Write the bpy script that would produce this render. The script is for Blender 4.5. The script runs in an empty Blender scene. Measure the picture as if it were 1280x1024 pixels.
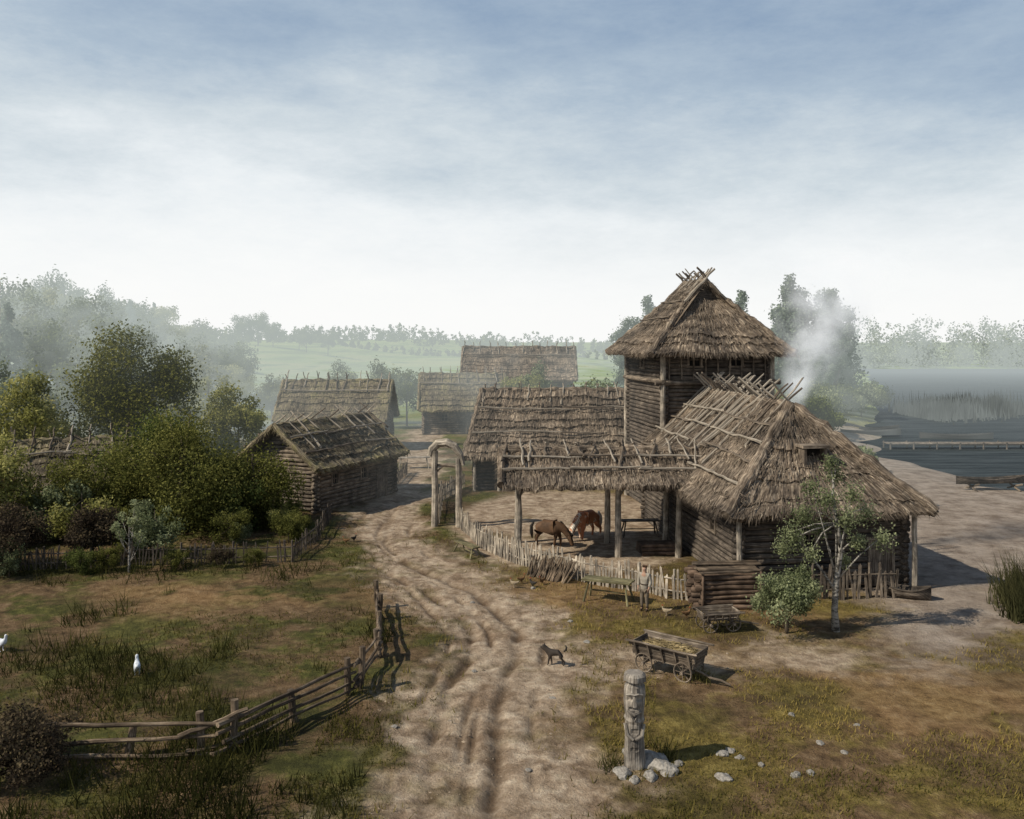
import bpy, math, random, bmesh
import numpy as np
from mathutils import Vector, Matrix, noise
random.seed(7); rng=np.random.default_rng(7)
S=bpy.context.scene; COL=S.collection
S.view_settings.view_transform='Standard'; S.view_settings.look='None'; S.view_settings.exposure=0
# ------------------------------------------------------------ node helpers
def nd(nt,t,**k):
    n=nt.nodes.new(t)
    for a,b in k.items(): setattr(n,a,b)
    return n
def put(nt,sock,v):
    if hasattr(v,'links'): nt.links.new(v,sock)
    else: sock.default_value=v
def M(nt,op,a,b=0.0,clamp=False):
    n=nd(nt,'ShaderNodeMath',operation=op,use_clamp=clamp); put(nt,n.inputs[0],a); put(nt,n.inputs[1],b); return n.outputs[0]
def MIX(nt,f,a,b,mode='MIX'):
    n=nd(nt,'ShaderNodeMix',data_type='RGBA',blend_type=mode); put(nt,n.inputs[0],f)
    put(nt,n.inputs[6],a if hasattr(a,'links') else (*a,1)); put(nt,n.inputs[7],b if hasattr(b,'links') else (*b,1)); return n.outputs[2]
def RAMP(nt,f,stops):
    n=nd(nt,'ShaderNodeValToRGB'); e=n.color_ramp.elements
    while len(e)<len(stops): e.new(.5)
    for i,(p,c) in enumerate(stops):
        e[i].position=p; e[i].color=(*c,1) if len(c)==3 else c
    nt.links.new(f,n.inputs[0]); return n.outputs[0]
def NOISE(nt,vec,scale,detail=5,rough=.6):
    n=nd(nt,'ShaderNodeTexNoise'); n.inputs['Scale'].default_value=scale; n.inputs['Detail'].default_value=detail; n.inputs['Roughness'].default_value=rough
    if vec is not None: nt.links.new(vec,n.inputs['Vector'])
    return n.outputs[0]
def MAPV(nt,vec,sc):
    n=nd(nt,'ShaderNodeMapping'); n.inputs['Scale'].default_value=sc; nt.links.new(vec,n.inputs[0]); return n.outputs[0]
HAZE=None
def haze_group():  # distance haze painted into materials as emission, by world position
    g=bpy.data.node_groups.new('painted_haze','ShaderNodeTree')
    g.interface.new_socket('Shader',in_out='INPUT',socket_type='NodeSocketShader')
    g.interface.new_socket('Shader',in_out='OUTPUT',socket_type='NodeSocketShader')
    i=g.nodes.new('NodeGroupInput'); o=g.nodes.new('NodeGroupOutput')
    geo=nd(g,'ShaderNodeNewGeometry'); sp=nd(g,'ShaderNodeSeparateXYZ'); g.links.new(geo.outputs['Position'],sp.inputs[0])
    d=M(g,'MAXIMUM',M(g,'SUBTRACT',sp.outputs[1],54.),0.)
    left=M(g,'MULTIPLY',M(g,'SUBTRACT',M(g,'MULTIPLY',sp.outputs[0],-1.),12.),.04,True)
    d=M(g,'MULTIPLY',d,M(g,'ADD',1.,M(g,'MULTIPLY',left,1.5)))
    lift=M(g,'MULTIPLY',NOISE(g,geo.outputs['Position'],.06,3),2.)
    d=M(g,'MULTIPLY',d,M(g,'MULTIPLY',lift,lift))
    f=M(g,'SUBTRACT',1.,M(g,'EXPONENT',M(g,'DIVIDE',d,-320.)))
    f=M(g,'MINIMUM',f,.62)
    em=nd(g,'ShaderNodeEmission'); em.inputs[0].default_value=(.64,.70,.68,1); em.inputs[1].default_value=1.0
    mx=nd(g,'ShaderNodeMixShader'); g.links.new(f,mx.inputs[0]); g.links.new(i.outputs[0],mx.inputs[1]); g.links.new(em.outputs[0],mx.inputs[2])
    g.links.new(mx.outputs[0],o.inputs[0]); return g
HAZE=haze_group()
def newmat(name):
    m=bpy.data.materials.new(name); m.use_nodes=True; nt=m.node_tree; nt.nodes.clear()
    return m,nt
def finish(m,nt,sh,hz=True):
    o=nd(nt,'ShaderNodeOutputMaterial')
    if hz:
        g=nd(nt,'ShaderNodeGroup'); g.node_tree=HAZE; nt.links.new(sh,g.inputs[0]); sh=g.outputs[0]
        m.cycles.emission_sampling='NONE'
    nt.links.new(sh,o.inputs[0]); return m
def BSDF(nt,col,rough=.9,bump=None,bs=.5,bd=.05,spec=.2):
    p=nd(nt,'ShaderNodeBsdfPrincipled'); put(nt,p.inputs['Base Color'],col if hasattr(col,'links') else (*col,1)); put(nt,p.inputs['Roughness'],rough)
    p.inputs['Specular IOR Level'].default_value=spec
    if bump is not None:
        b=nd(nt,'ShaderNodeBump'); b.inputs['Strength'].default_value=bs; b.inputs['Distance'].default_value=bd
        nt.links.new(bump,b.inputs['Height']); nt.links.new(b.outputs[0],p.inputs['Normal'])
    return p.outputs[0]
def streak(name,c1,c2,c3,su=9,sv=.7,moss=None,bs=.6,bd=.04,hz=True,big=.35,mt=.5):
    m,nt=newmat(name); tc=nd(nt,'ShaderNodeTexCoord')
    n1=NOISE(nt,MAPV(nt,tc.outputs['UV'],(su,sv,1)),1,6,.65)
    n2=NOISE(nt,tc.outputs['Object'],big,4,.6)
    n3=NOISE(nt,tc.outputs['Object'],3.,3,.6)
    c=RAMP(nt,n1,[(.3,c1),(.5,c2),(.72,c3)])
    k=RAMP(nt,n2,[(.34,(.38,.37,.37)),(.66,(1.38,1.33,1.25))])
    c=MIX(nt,.88,c,k,'MULTIPLY')
    k=RAMP(nt,n3,[(.32,(.48,.48,.48)),(.68,(1.32,1.32,1.32))])
    c=MIX(nt,.75,c,k,'MULTIPLY')
    if moss: c=MIX(nt,RAMP(nt,M(nt,'ADD',M(nt,'MULTIPLY',n2,.6),M(nt,'MULTIPLY',n3,.5)),[(mt,(0,0,0)),(mt+.18,(.7,.7,.7))]),c,moss)
    return finish(m,nt,BSDF(nt,c,.92,M(nt,'ADD',n1,M(nt,'MULTIPLY',n3,.4)),bs,bd),hz)
def mottle(name,c1,c2,scale=4,rough=.9,bs=.4,bd=.03,hz=True,spec=.2,c3=None):
    m,nt=newmat(name); tc=nd(nt,'ShaderNodeTexCoord'); n=NOISE(nt,tc.outputs['Object'],scale,6,.65)
    st=[(.32,c1),(.68,c2)] if c3 is None else [(.3,c1),(.5,c2),(.58,c3)]
    return finish(m,nt,BSDF(nt,RAMP(nt,n,st),rough,n,bs,bd,spec),hz)
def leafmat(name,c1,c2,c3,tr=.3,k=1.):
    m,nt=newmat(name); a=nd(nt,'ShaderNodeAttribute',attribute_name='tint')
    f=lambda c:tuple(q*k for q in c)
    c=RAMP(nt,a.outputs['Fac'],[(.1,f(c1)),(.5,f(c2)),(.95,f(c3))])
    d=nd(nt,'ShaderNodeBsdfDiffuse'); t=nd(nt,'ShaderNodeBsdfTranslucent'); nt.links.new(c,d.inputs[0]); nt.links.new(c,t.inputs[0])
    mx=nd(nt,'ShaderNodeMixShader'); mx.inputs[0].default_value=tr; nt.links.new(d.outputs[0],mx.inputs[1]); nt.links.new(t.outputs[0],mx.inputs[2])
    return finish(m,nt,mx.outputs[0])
thatch=streak('thatch_straw',(.026,.020,.015),(.155,.122,.094),(.50,.425,.335),13,.9,bs=1.,big=.5)
thatchm=streak('thatch_mossy',(.03,.025,.018),(.16,.133,.093),(.45,.385,.285),11,.9,moss=(.14,.13,.045),mt=.54,bs=.9)
wood=streak('weathered_wood',(.036,.028,.022),(.16,.13,.104),(.42,.36,.29),22,.9,big=.8)
woodbr=streak('brown_split_wood',(.028,.02,.014),(.125,.093,.066),(.34,.275,.205),22,.9,big=.8)
wooddk=streak('dark_log_wood',(.022,.019,.017),(.092,.077,.065),(.25,.21,.172),22,.9,big=.6)
woodlt=streak('pale_grey_wood',(.10,.085,.07),(.34,.30,.25),(.62,.56,.48),25,.9,big=1.2)
woodred=streak('brown_log_wood',(.035,.024,.019),(.13,.09,.066),(.27,.20,.15),18,.9,big=.8)
woodgr=streak('mossy_plank_wood',(.05,.043,.022),(.17,.155,.085),(.32,.29,.18),18,.9,big=1)
dark=mottle('painted_interior_shade',(.008,.007,.007),(.018,.016,.014))  # near-black colour painted for the shade of unlit interiors
bark=streak('tree_bark',(.03,.022,.017),(.10,.08,.06),(.2,.165,.13),12,1.5)
def birchm():
    m,nt=newmat('birch_bark'); tc=nd(nt,'ShaderNodeTexCoord'); n=NOISE(nt,MAPV(nt,tc.outputs['Object'],(3,3,9)),1,5,.75)
    return finish(m,nt,BSDF(nt,RAMP(nt,n,[(.42,(.05,.045,.04)),(.52,(.27,.25,.22)),(.8,(.5,.48,.44))]),.8,n,.3,.02))
birch=birchm()
stone=mottle('grey_stone',(.12,.108,.095),(.38,.35,.31),3,.85,.8,.06)
straw=streak('dry_straw',(.12,.09,.045),(.32,.25,.13),(.55,.45,.27),20,1.5)
# ------------------------------------------------------------ mesh builder
class MB:
    def __init__(s): s.v=[];s.f=[];s.uv=[];s.mi=[];s.cur=0
    def add(s,vs,fs,uvs):
        o=len(s.v); s.v+=[tuple(v) for v in vs]
        for f,u in zip(fs,uvs): s.f.append([i+o for i in f]); s.uv+=u; s.mi.append(s.cur)
    def box(s,c,sz,R=None):
        c=Vector(c); h=Vector(sz)/2; la=max(range(3),key=lambda i:sz[i]); ou=random.random()*30; ov=random.random()*30
        vs=[];loc=[]
        for x in(-1,1):
            for y in(-1,1):
                for z in(-1,1):
                    p=Vector((x*h.x,y*h.y,z*h.z)); loc.append(p); vs.append(c+(R@p if R else p))
        fs=[(0,1,3,2),(4,6,7,5),(0,4,5,1),(2,3,7,6),(0,2,6,4),(1,5,7,3)]; ax=[0,0,1,1,2,2]; uvs=[]
        for f,a in zip(fs,ax):
            r=[i for i in range(3) if i!=a]
            if la in r: va=la; ua=[i for i in r if i!=la][0]
            else: ua,va=r
            uvs.append([(loc[i][ua]+ou+a*.3,loc[i][va]+ov) for i in f])
        s.add(vs,fs,uvs)
    def tube(s,pts,rad,n=8,cap=True,closed=False,jit=0):
        pts=[Vector(p) for p in pts]; m=len(pts)
        if not hasattr(rad,'__len__'): rad=[rad]*m
        vs=[];ln=0;lens=[];ou=random.random()*30;ov=random.random()*30
        up=None
        for i,p in enumerate(pts):
            if closed: t=(pts[(i+1)%m]-pts[i-1])
            else: t=pts[min(i+1,m-1)]-pts[max(i-1,0)]
            t.normalize()
            if up is None: up=Vector((0,0,1)) if abs(t.z)<.9 else Vector((1,0,0))
            a=t.cross(up); 
            if a.length<1e-4: a=t.cross(Vector((0,1,0)))
            a.normalize(); b=t.cross(a).normalized(); up=-b if (-b).dot(up)>0 else b
            b=a.cross(t)
            if i: ln+=(p-pts[i-1]).length
            lens.append(ln)
            for k in range(n):
                an=2*math.pi*k/n; r=rad[i]*(1+(random.uniform(-jit,jit) if jit else 0)); vs.append(p+(a*math.cos(an)+b*math.sin(an))*r)
        fs=[];uvs=[]
        for i in range(m if closed else m-1):
            j=(i+1)%m
            for k in range(n):
                k2=(k+1)%n; fs.append((i*n+k,j*n+k,j*n+k2,i*n+k2)); c=6.28*rad[i]/n; l2=lens[j] if j else ln+.2
                uvs.append([(k*c+ou,lens[i]+ov),(k*c+ou,l2+ov),((k+1)*c+ou,l2+ov),((k+1)*c+ou,lens[i]+ov)])
        if cap and not closed:
            fs.append(tuple(range(n))); uvs.append([(ou+math.cos(k)*.1,ov+math.sin(k)*.1) for k in range(n)])
            fs.append(tuple((m-1)*n+k for k in reversed(range(n)))); uvs.append([(ou+math.cos(k)*.1,ov+math.sin(k)*.1) for k in range(n)])
        s.add(vs,fs,uvs)
    def pole(s,a,b,r,r2=None,n=7,wob=.02,seg=4):
        a=Vector(a);b=Vector(b); r2=r if r2 is None else r2; P=[];R=[]
        for i in range(seg+1):
            t=i/seg; q=a.lerp(b,t)
            if 0<i<seg: q=q+Vector([random.uniform(-wob,wob) for _ in range(3)])
            P.append(q); R.append((r+(r2-r)*t)*random.uniform(.93,1.07))
        s.tube(P,R,n)
    def bundle(s,P,R,shag=.25,per=70):
        s.tube(P,R,9,jit=.14)
        vs=[];fs=[];uvs=[]
        for i in range(len(P)-1):
            a=Vector(P[i]);b=Vector(P[i+1]); L=(b-a).length
            for q in range(int(L*per)):
                t=random.random(); c=a.lerp(b,t); d=Vector((random.gauss(0,1),random.gauss(0,1),random.gauss(.1,1))).normalized(); p=c+d*R[i]*.95
                e=(d*.5+Vector((random.gauss(0,.5),random.gauss(0,.5),-.7))).normalized()*random.uniform(.6,1.3)*shag; w=(b-a).normalized()*random.uniform(.012,.028)
                k=len(vs); vs+=[p-w,p+w,p+e]; fs.append((k,k+1,k+2)); ru=random.random()*60;rv=random.random()*60; uvs.append([(ru,rv)]*3)
        s.add(vs,fs,uvs)
    def mesh(s,name,mats,smooth=False):
        me=bpy.data.meshes.new(name); me.from_pydata(s.v,[],s.f); uvl=me.uv_layers.new(name='UVMap')
        uvl.data.foreach_set('uv',np.array(s.uv,dtype=np.float32).ravel())
        if not isinstance(mats,(list,tuple)): mats=[mats]
        for m in mats: me.materials.append(m)
        me.polygons.foreach_set('material_index',s.mi)
        if smooth: me.polygons.foreach_set('use_smooth',[True]*len(me.polygons))
        me.update(); return me
def obj(name,me,parent=None,loc=(0,0,0),rot=0,**k):
    o=bpy.data.objects.new(name,me); COL.objects.link(o); o.location=loc
    o.rotation_euler=(0,0,rot) if not hasattr(rot,'__len__') else rot
    if parent: o.parent=parent
    for a,b in k.items(): o[a]=b
    return o
def thing(name,loc,rot,label,cat,group=None):
    o=obj(name,None,None,loc,rot,label=label,category=cat); o.empty_display_size=.2
    if group:o['group']=group
    return o
def npmesh(name,V,F,mat,tint=None,uv=None):
    me=bpy.data.meshes.new(name); nf,k=F.shape
    me.vertices.add(len(V)); me.vertices.foreach_set('co',V.astype(np.float32).ravel())
    me.loops.add(nf*k); me.loops.foreach_set('vertex_index',F.astype(np.int32).ravel())
    me.polygons.add(nf); me.polygons.foreach_set('loop_start',np.arange(0,nf*k,k,dtype=np.int32)); 
    me.update(calc_edges=True)
    if tint is not None:
        a=me.attributes.new('tint','FLOAT','FACE'); a.data.foreach_set('value',tint.astype(np.float32))
    me.materials.append(mat); me.validate(); return me
# ------------------------------------------------------------ terrain functions
T=rng.random((256,256))
def vn(x,y,s,o=0):
    x=np.asarray(x,float)/s+o*17.37+1000; y=np.asarray(y,float)/s+o*9.71+1000
    xi=np.floor(x).astype(int); yi=np.floor(y).astype(int); fx=x-xi; fy=y-yi; fx=fx*fx*(3-2*fx); fy=fy*fy*(3-2*fy)
    a=T[xi%256,yi%256];b=T[(xi+1)%256,yi%256];c=T[xi%256,(yi+1)%256];d=T[(xi+1)%256,(yi+1)%256]
    return (a*(1-fx)+b*fx)*(1-fy)+(c*(1-fx)+d*fx)*fy
def fb(x,y,s,o=0): return .5*vn(x,y,s,o)+.3*vn(x,y,s*.45,o+3)+.2*vn(x,y,s*.2,o+5)
def ss(a,b,x): t=np.clip((np.asarray(x,float)-a)/(b-a),0,1); return t*t*(3-2*t)
def smoothpath(P,n=6):
    out=[]
    for i in range(len(P)-1):
        p0=np.array(P[max(i-1,0)]);p1=np.array(P[i]);p2=np.array(P[i+1]);p3=np.array(P[min(i+2,len(P)-1)])
        for k in range(n):
            t=k/n; out.append(tuple(.5*((2*p1)+(-p0+p2)*t+(2*p0-5*p1+4*p2-p3)*t*t+(-p0+3*p1-3*p2+p3)*t**3)))
    out.append(tuple(P[-1])); return out
ROAD=smoothpath([(-1.0,10,3.0),(-.7,19.4,3.0),(-.5,24.4,2.8),(.0,31,2.9),(-2.1,36.9,2.5),(-4.9,42.3,1.9),(-7,49.6,2.0),(-7.8,59.8,2.1),(-7.9,75,2.1),(-9.8,94,2.),(-9,120,1.9),(-4,160,1.6)],14)
SIDE=[(2,29.5,1.),(9,28.8,1.0),(14,30,1.3),(18.5,36,3.2),(24,48,6),(30,60,7),(33,72,6),(36,92,5),(40,112,4)]
def pathd(x,y,P):
    best=np.full(np.shape(x),-1e9); lat=np.zeros(np.shape(x))
    for (x0,y0,w0),(x1,y1,w1) in zip(P[:-1],P[1:]):
        dx,dy=x1-x0,y1-y0; L2=dx*dx+dy*dy; t=np.clip(((x-x0)*dx+(y-y0)*dy)/L2,0,1)
        px=x-(x0+t*dx); py=y-(y0+t*dy); d=np.hypot(px,py); v=(w0+(w1-w0)*t)-d
        m=v>best; best=np.where(m,v,best); lat=np.where(m,np.sign(px*dy-py*dx)*d,lat)
    return best,lat
def masks(x,y):
    r,lat=pathd(x,y,ROAD); s,_=pathd(x,y,SIDE)
    n=(fb(x,y,2.6,1)-.5)*4.2+(vn(x,y,.35,14)-.5)*1.2
    road=ss(-.9,1.2,r+n); side=ss(-1.8,2.2,s+n*1.5)
    yard=ss(-.5,.8,7.0-np.hypot((x-3.4)*1.0,(y-51)*.62)+n*.3)
    return road,np.maximum(side*.88,yard),lat
def ruts(x,y,lat):
    w=(vn(y,y*0,9,11)-.5)*1.0+(vn(x,y,1.3,12)-.5)*.3; br=ss(.3,.58,fb(x,y,2.6,19))
    w2=(vn(y,y*0,9,13)-.5)*1.5; w3=(vn(y,y*0,8,17)-.5)*1.3
    a=np.exp(-((np.abs(lat+.8+w)-.8)/.19)**2)*(.2+.8*br)
    b=np.exp(-((np.abs(lat-.75-w2)-.78)/.11)**2)*ss(.42,.62,fb(x,y,3.5,23))*.9
    c=np.exp(-((np.abs(lat+1.3-w3)-.74)/.10)**2)*ss(.42,.62,fb(x,y,3.5,29))*.9
    return np.maximum(np.maximum(a,b),c)*ss(75,30,y)*(.6+.6*vn(x,y,.5,33))
SH=np.array([(50,60),(58,48),(66,39),(78,37),(88,38.5),(100,43),(130,56),(160,68),(220,95),(345,140)])
def hz(x,y,fine=True):
    x=np.asarray(x,float);y=np.asarray(y,float)
    s=x-np.interp(y,SH[:,0],SH[:,1]); d=np.minimum(np.minimum(s,y-57),(352-y)*.4)+(vn(x,y,6,8)-.5)*4
    lake=ss(-8,6,d); z=-1.9*lake
    z=z+7*ss(35,95,-x)*ss(60,150,y)+(1-lake)*(2.5*ss(120,330,y)*ss(60,20,x))
    z=z+ss(330,700,y)*(4.5*(vn(x,y,260,2)-.35)+2)
    z=z+(vn(x,y,9,4)-.5)*.12
    road,side,lat=masks(x,y); p=np.maximum(road,side)
    z=z-.16*ruts(x,y,lat)*road-.05*road+((vn(x,y,.8,6)-.5)*(.11-.04*p)+(vn(x,y,.28,7)-.5)*.065*road)*ss(75,40,y)
    return z
def gz(x,y): return float(hz(np.array([x]),np.array([y]))[0])
def axis(parts):
    out=[]
    for a,b,n in parts: out+=list(np.linspace(a,b,n,endpoint=False))
    return np.array(out)
gx=np.concatenate([-np.geomspace(5000,46,50),axis([(-45,-11,80),(-11,11,240),(11,45,90)]),np.geomspace(45,5000,55)])
gy=np.concatenate([np.linspace(-60,14,16,endpoint=False),axis([(14,50,280),(50,130,100)]),np.geomspace(130,7000,85)])
GX,GY=np.meshgrid(gx,gy); X=GX.ravel();Y=GY.ravel(); Z=hz(X,Y)
nx=len(gx);ny=len(gy); ii=(np.arange(ny-1)[:,None]*nx+np.arange(nx-1)[None,:]).ravel()
F=np.stack([ii,ii+1,ii+nx+1,ii+nx],1)
def groundmat():
    m,nt=newmat('earth_and_grass'); geo=nd(nt,'ShaderNodeNewGeometry'); P=geo.outputs['Position']; sp=nd(nt,'ShaderNodeSeparateXYZ'); nt.links.new(P,sp.inputs[0])
    A=lambda s: nd(nt,'ShaderNodeAttribute',attribute_name=s).outputs['Fac']
    n1=NOISE(nt,P,.33,6,.68); n2=NOISE(nt,P,2.0,8,.72); n3=NOISE(nt,P,14,4,.7); nf=NOISE(nt,MAPV(nt,P,(.004,.02,1)),1,4,.6); n4=NOISE(nt,P,.75,7,.7); n5=NOISE(nt,P,.19,4,.6)
    green=RAMP(nt,n2,[(.3,(.028,.030,.009)),(.5,(.08,.08,.022)),(.72,(.18,.16,.048))])
    dryc=RAMP(nt,n2,[(.3,(.052,.038,.013)),(.5,(.165,.122,.036)),(.7,(.31,.24,.08))])
    earth=RAMP(nt,n2,[(.3,(.05,.03,.017)),(.52,(.16,.10,.055)),(.8,(.33,.235,.15))])
    g=MIX(nt,A('dry'),green,dryc)
    g=MIX(nt,RAMP(nt,n1,[(.44,(0,0,0)),(.56,(.92,.92,.92))]),g,earth)
    g=MIX(nt,A('band'),g,RAMP(nt,n2,[(.3,(.095,.053,.023)),(.5,(.24,.148,.07)),(.72,(.36,.25,.135))]))
    g=MIX(nt,RAMP(nt,n5,[(.38,(.75,.75,.75)),(.52,(0,0,0))]),g,MIX(nt,.65,g,(.03,.027,.012)))
    pc=RAMP(nt,n2,[(.30,(.15,.104,.068)),(.47,(.32,.243,.172)),(.68,(.53,.432,.325))])
    pc=MIX(nt,RAMP(nt,n4,[(.38,(.9,.9,.9)),(.54,(0,0,0))]),pc,RAMP(nt,n2,[(.35,(.11,.073,.045)),(.65,(.25,.175,.117))]))
    pc=MIX(nt,RAMP(nt,n1,[(.55,(0,0,0)),(.66,(.6,.6,.6))]),pc,RAMP(nt,n2,[(.35,(.07,.055,.024)),(.65,(.18,.14,.06))]))
    pc=MIX(nt,M(nt,'MULTIPLY',A('rut'),.85),pc,(.08,.05,.029))
    c=MIX(nt,A('path'),g,pc)
    mud=RAMP(nt,n4,[(.34,(.14,.11,.09)),(.5,(.25,.208,.175)),(.66,(.35,.30,.26))])
    c=MIX(nt,M(nt,'MULTIPLY',A('mud'),.85),c,mud)
    far=RAMP(nt,nf,[(.35,(.11,.15,.035)),(.5,(.20,.27,.06)),(.6,(.29,.30,.10)),(.68,(.12,.18,.04))])
    ff=M(nt,'MULTIPLY',M(nt,'SUBTRACT',sp.outputs[1],85.),.012,True)
    c=MIX(nt,M(nt,'MULTIPLY',ff,M(nt,'SUBTRACT',1.,A('path'))),c,far)
    h=M(nt,'ADD',n2,M(nt,'MULTIPLY',n3,.45)); h=M(nt,'MULTIPLY',h,M(nt,'SUBTRACT',1.,M(nt,'MULTIPLY',A('path'),.35)))
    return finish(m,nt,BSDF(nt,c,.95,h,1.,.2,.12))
me=npmesh('ground',np.stack([X,Y,Z],1),F,groundmat())
road,side,lat=masks(X,Y)
band=np.exp(-((Y-36.8-(fb(X,Y,6,41)-.5)*5)/2.3)**2)*ss(-19,-15,X)*ss(.33,.5,fb(X,Y,2,43))+.8*ss(.49,.6,fb(X,Y,5,45))*ss(4,7,X)*ss(32,28,Y)
for nm,val in(('path',np.maximum(road,side)),('rut',ruts(X,Y,lat)*road),('dry',ss(-3,4,X+(fb(X,Y,8,9)-.5)*12)*.95),('mud',side*ss(9,16,X)),('band',np.clip(band,0,.9)*(Y<60))):
    a=me.attributes.new(nm,'FLOAT','POINT'); a.data.foreach_set('value',val.astype(np.float32))
me.polygons.foreach_set('use_smooth',[True]*len(me.polygons))
obj('ground',me,kind='structure')
# water
m,nt=newmat('lake_water'); geo=nd(nt,'ShaderNodeNewGeometry'); n=NOISE(nt,MAPV(nt,geo.outputs['Position'],(.12,1.0,1)),1,5,.65)
wb=BSDF(nt,RAMP(nt,n,[(.35,(.014,.019,.02)),(.65,(.055,.066,.068))]),.6,n,.9,.4,.10)
em=nd(nt,'ShaderNodeEmission'); em.inputs[0].default_value=(.56,.62,.62,1); mx=nd(nt,'ShaderNodeMixShader'); sp=nd(nt,'ShaderNodeSeparateXYZ'); nt.links.new(geo.outputs['Position'],sp.inputs[0])  # pale emission growing with distance paints haze over the lake
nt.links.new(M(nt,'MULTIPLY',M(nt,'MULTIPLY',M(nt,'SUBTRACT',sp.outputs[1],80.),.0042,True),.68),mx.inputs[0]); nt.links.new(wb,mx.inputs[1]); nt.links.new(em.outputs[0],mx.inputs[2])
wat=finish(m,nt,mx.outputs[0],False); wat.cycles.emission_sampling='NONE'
b=MB(); b.add([(25,50,-.62),(1500,50,-.62),(1500,362,-.62),(25,362,-.62)],[(0,1,2,3)],[[(0,0),(1,0),(1,1),(0,1)]])
obj('water',b.mesh('water',wat),kind='structure')
# ------------------------------------------------------------ thatch
def thatch_slope(mb,fn,ulen,slen,out,thick=.2,strands=34,course=.75,fine=.3,step=.10):
    out=Vector(out); e=1e-2
    nr=(fn(.6,.5)-fn(.4,.5)).cross(fn(.5,.6)-fn(.5,.4)).normalized()
    if nr.dot(out)<0: nr=-nr
    nu=max(6,int(ulen/fine)); nc=max(2,round(slen/course)); rows=[]; sd=random.random()*50
    cj=[0]+[random.uniform(-.25,.25) for _ in range(nc-1)]+[0]
    st=[random.uniform(.5,1.5)*step for _ in range(nc)]
    for k in range(nc):
        for t,off in((0,thick if k else 0),(.001,thick+st[k]),(.3,thick+st[k]*.65),(.65,thick+st[k]*.3)):
            rows.append((k,t,off))
    rows.append((nc-1,1.,thick))
    V_=lambda k,t:((k+cj[k])*(1-t)+(k+1+cj[k+1])*t)/nc
    vs=[];uv=[]
    for (k,t,off) in rows:
        for i in range(nu+1):
            u=i/nu; U=u*ulen
            rag=(noise.noise((U*.45,k*7.3+sd,0))*.55+noise.noise((U*3.1,k*7.3+sd,9))*.32+noise.noise((U*8,k*7.3+sd,4))*.3)*.62/nc
            v=V_(k,t)+(rag*(1-t) if (t<.9) else 0)
            q=fn(u,v); o=off+noise.noise((U*.45,v*slen*.5,sd))*.2+noise.noise((U*4.5,v*slen*.7,sd))*.10+noise.noise((U*2,v*slen*3,sd))*.06
            if off==0: o=0
            vs.append(q+nr*o); uv.append((U,v*slen+k*3.1))
    W=nu+1;fs=[];uvs=[]
    for r in range(len(rows)-1):
        for i in range(nu):
            f=(r*W+i,r*W+i+1,(r+1)*W+i+1,(r+1)*W+i); fs.append(f); uvs.append([uv[j] for j in f])
    base=len(vs)
    for r,(k,t,off) in enumerate(rows):
        v=min(V_(k,t),1); vs+= [fn(0,v),fn(1,v)]
    for r in range(1,len(rows)-1):
        a=base+2*r; fs.append((r*W,(r+1)*W,a+2,a)); uvs.append([(0,0),(0,.2),(.3,.2),(.3,0)])
        fs.append((r*W+nu,a+1,a+3,(r+1)*W+nu)); uvs.append([(0,0),(.3,0),(.3,.2),(0,.2)])
    fs.append((base,base+2*len(rows)-2,base+2*len(rows)-1,base+1)); uvs.append([(0,0),(0,1),(1,1),(1,0)])
    mb.add(vs,fs,uvs)
    ns=int(ulen*slen*strands); vs=[];fs=[];uvs=[]
    for q in range(ns):
        u=random.random(); edge=random.random()<.14
        v=random.uniform(-.01,.05) if edge else (V_(random.randrange(nc),0)+random.uniform(-.1,.5)/nc if random.random()<.6 else random.random())
        v=min(max(v,.003),.99)
        p=fn(u,v)+nr*(thick+random.uniform(.02,.05+step)+noise.noise((u*ulen*.45,v*slen*.5,sd))*.2); d=(fn(u,v-e)-fn(u,v)).normalized(); s=d.cross(nr)
        ln=random.uniform(.18,.55) if not edge else random.uniform(.2,.55); d2=(d+s*random.gauss(0,.12)+nr*random.gauss(.03,.08)).normalized()
        if edge: d2=(d2+Vector((0,0,-.35))).normalized()
        wd=random.uniform(.010,.03)
        a=p+s*wd; b2=p-s*wd; t=p+d2*ln; i=len(vs); vs+=[a,b2,t]; fs.append((i,i+1,i+2)); ru=random.random()*60;rv=random.random()*60; uvs.append([(ru,rv)]*3)
    mb.add(vs,fs,uvs)
polem=[]
for i in range(5):
    b=MB(); P=[(random.uniform(-.05,.05)*(0<k<6),random.uniform(-.05,.05)*(0<k<6),k/6) for k in range(7)]; b.tube(P,[.07-.03*k/6 for k in range(7)],6); polem.append(b.mesh('ridge_pole',wood if i%2 else woodlt))
def placepole(parent,a,b,name='ridge_pole',rs=1.):
    a=Vector(a);b=Vector(b); d=b-a; o=bpy.data.objects.new(name,random.choice(polem)); COL.objects.link(o); o.parent=parent
    o.matrix_local=Matrix.Translation(a)@d.to_track_quat('Z','Y').to_matrix().to_4x4()@Matrix.Diagonal((rs,rs,d.length,1))
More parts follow.
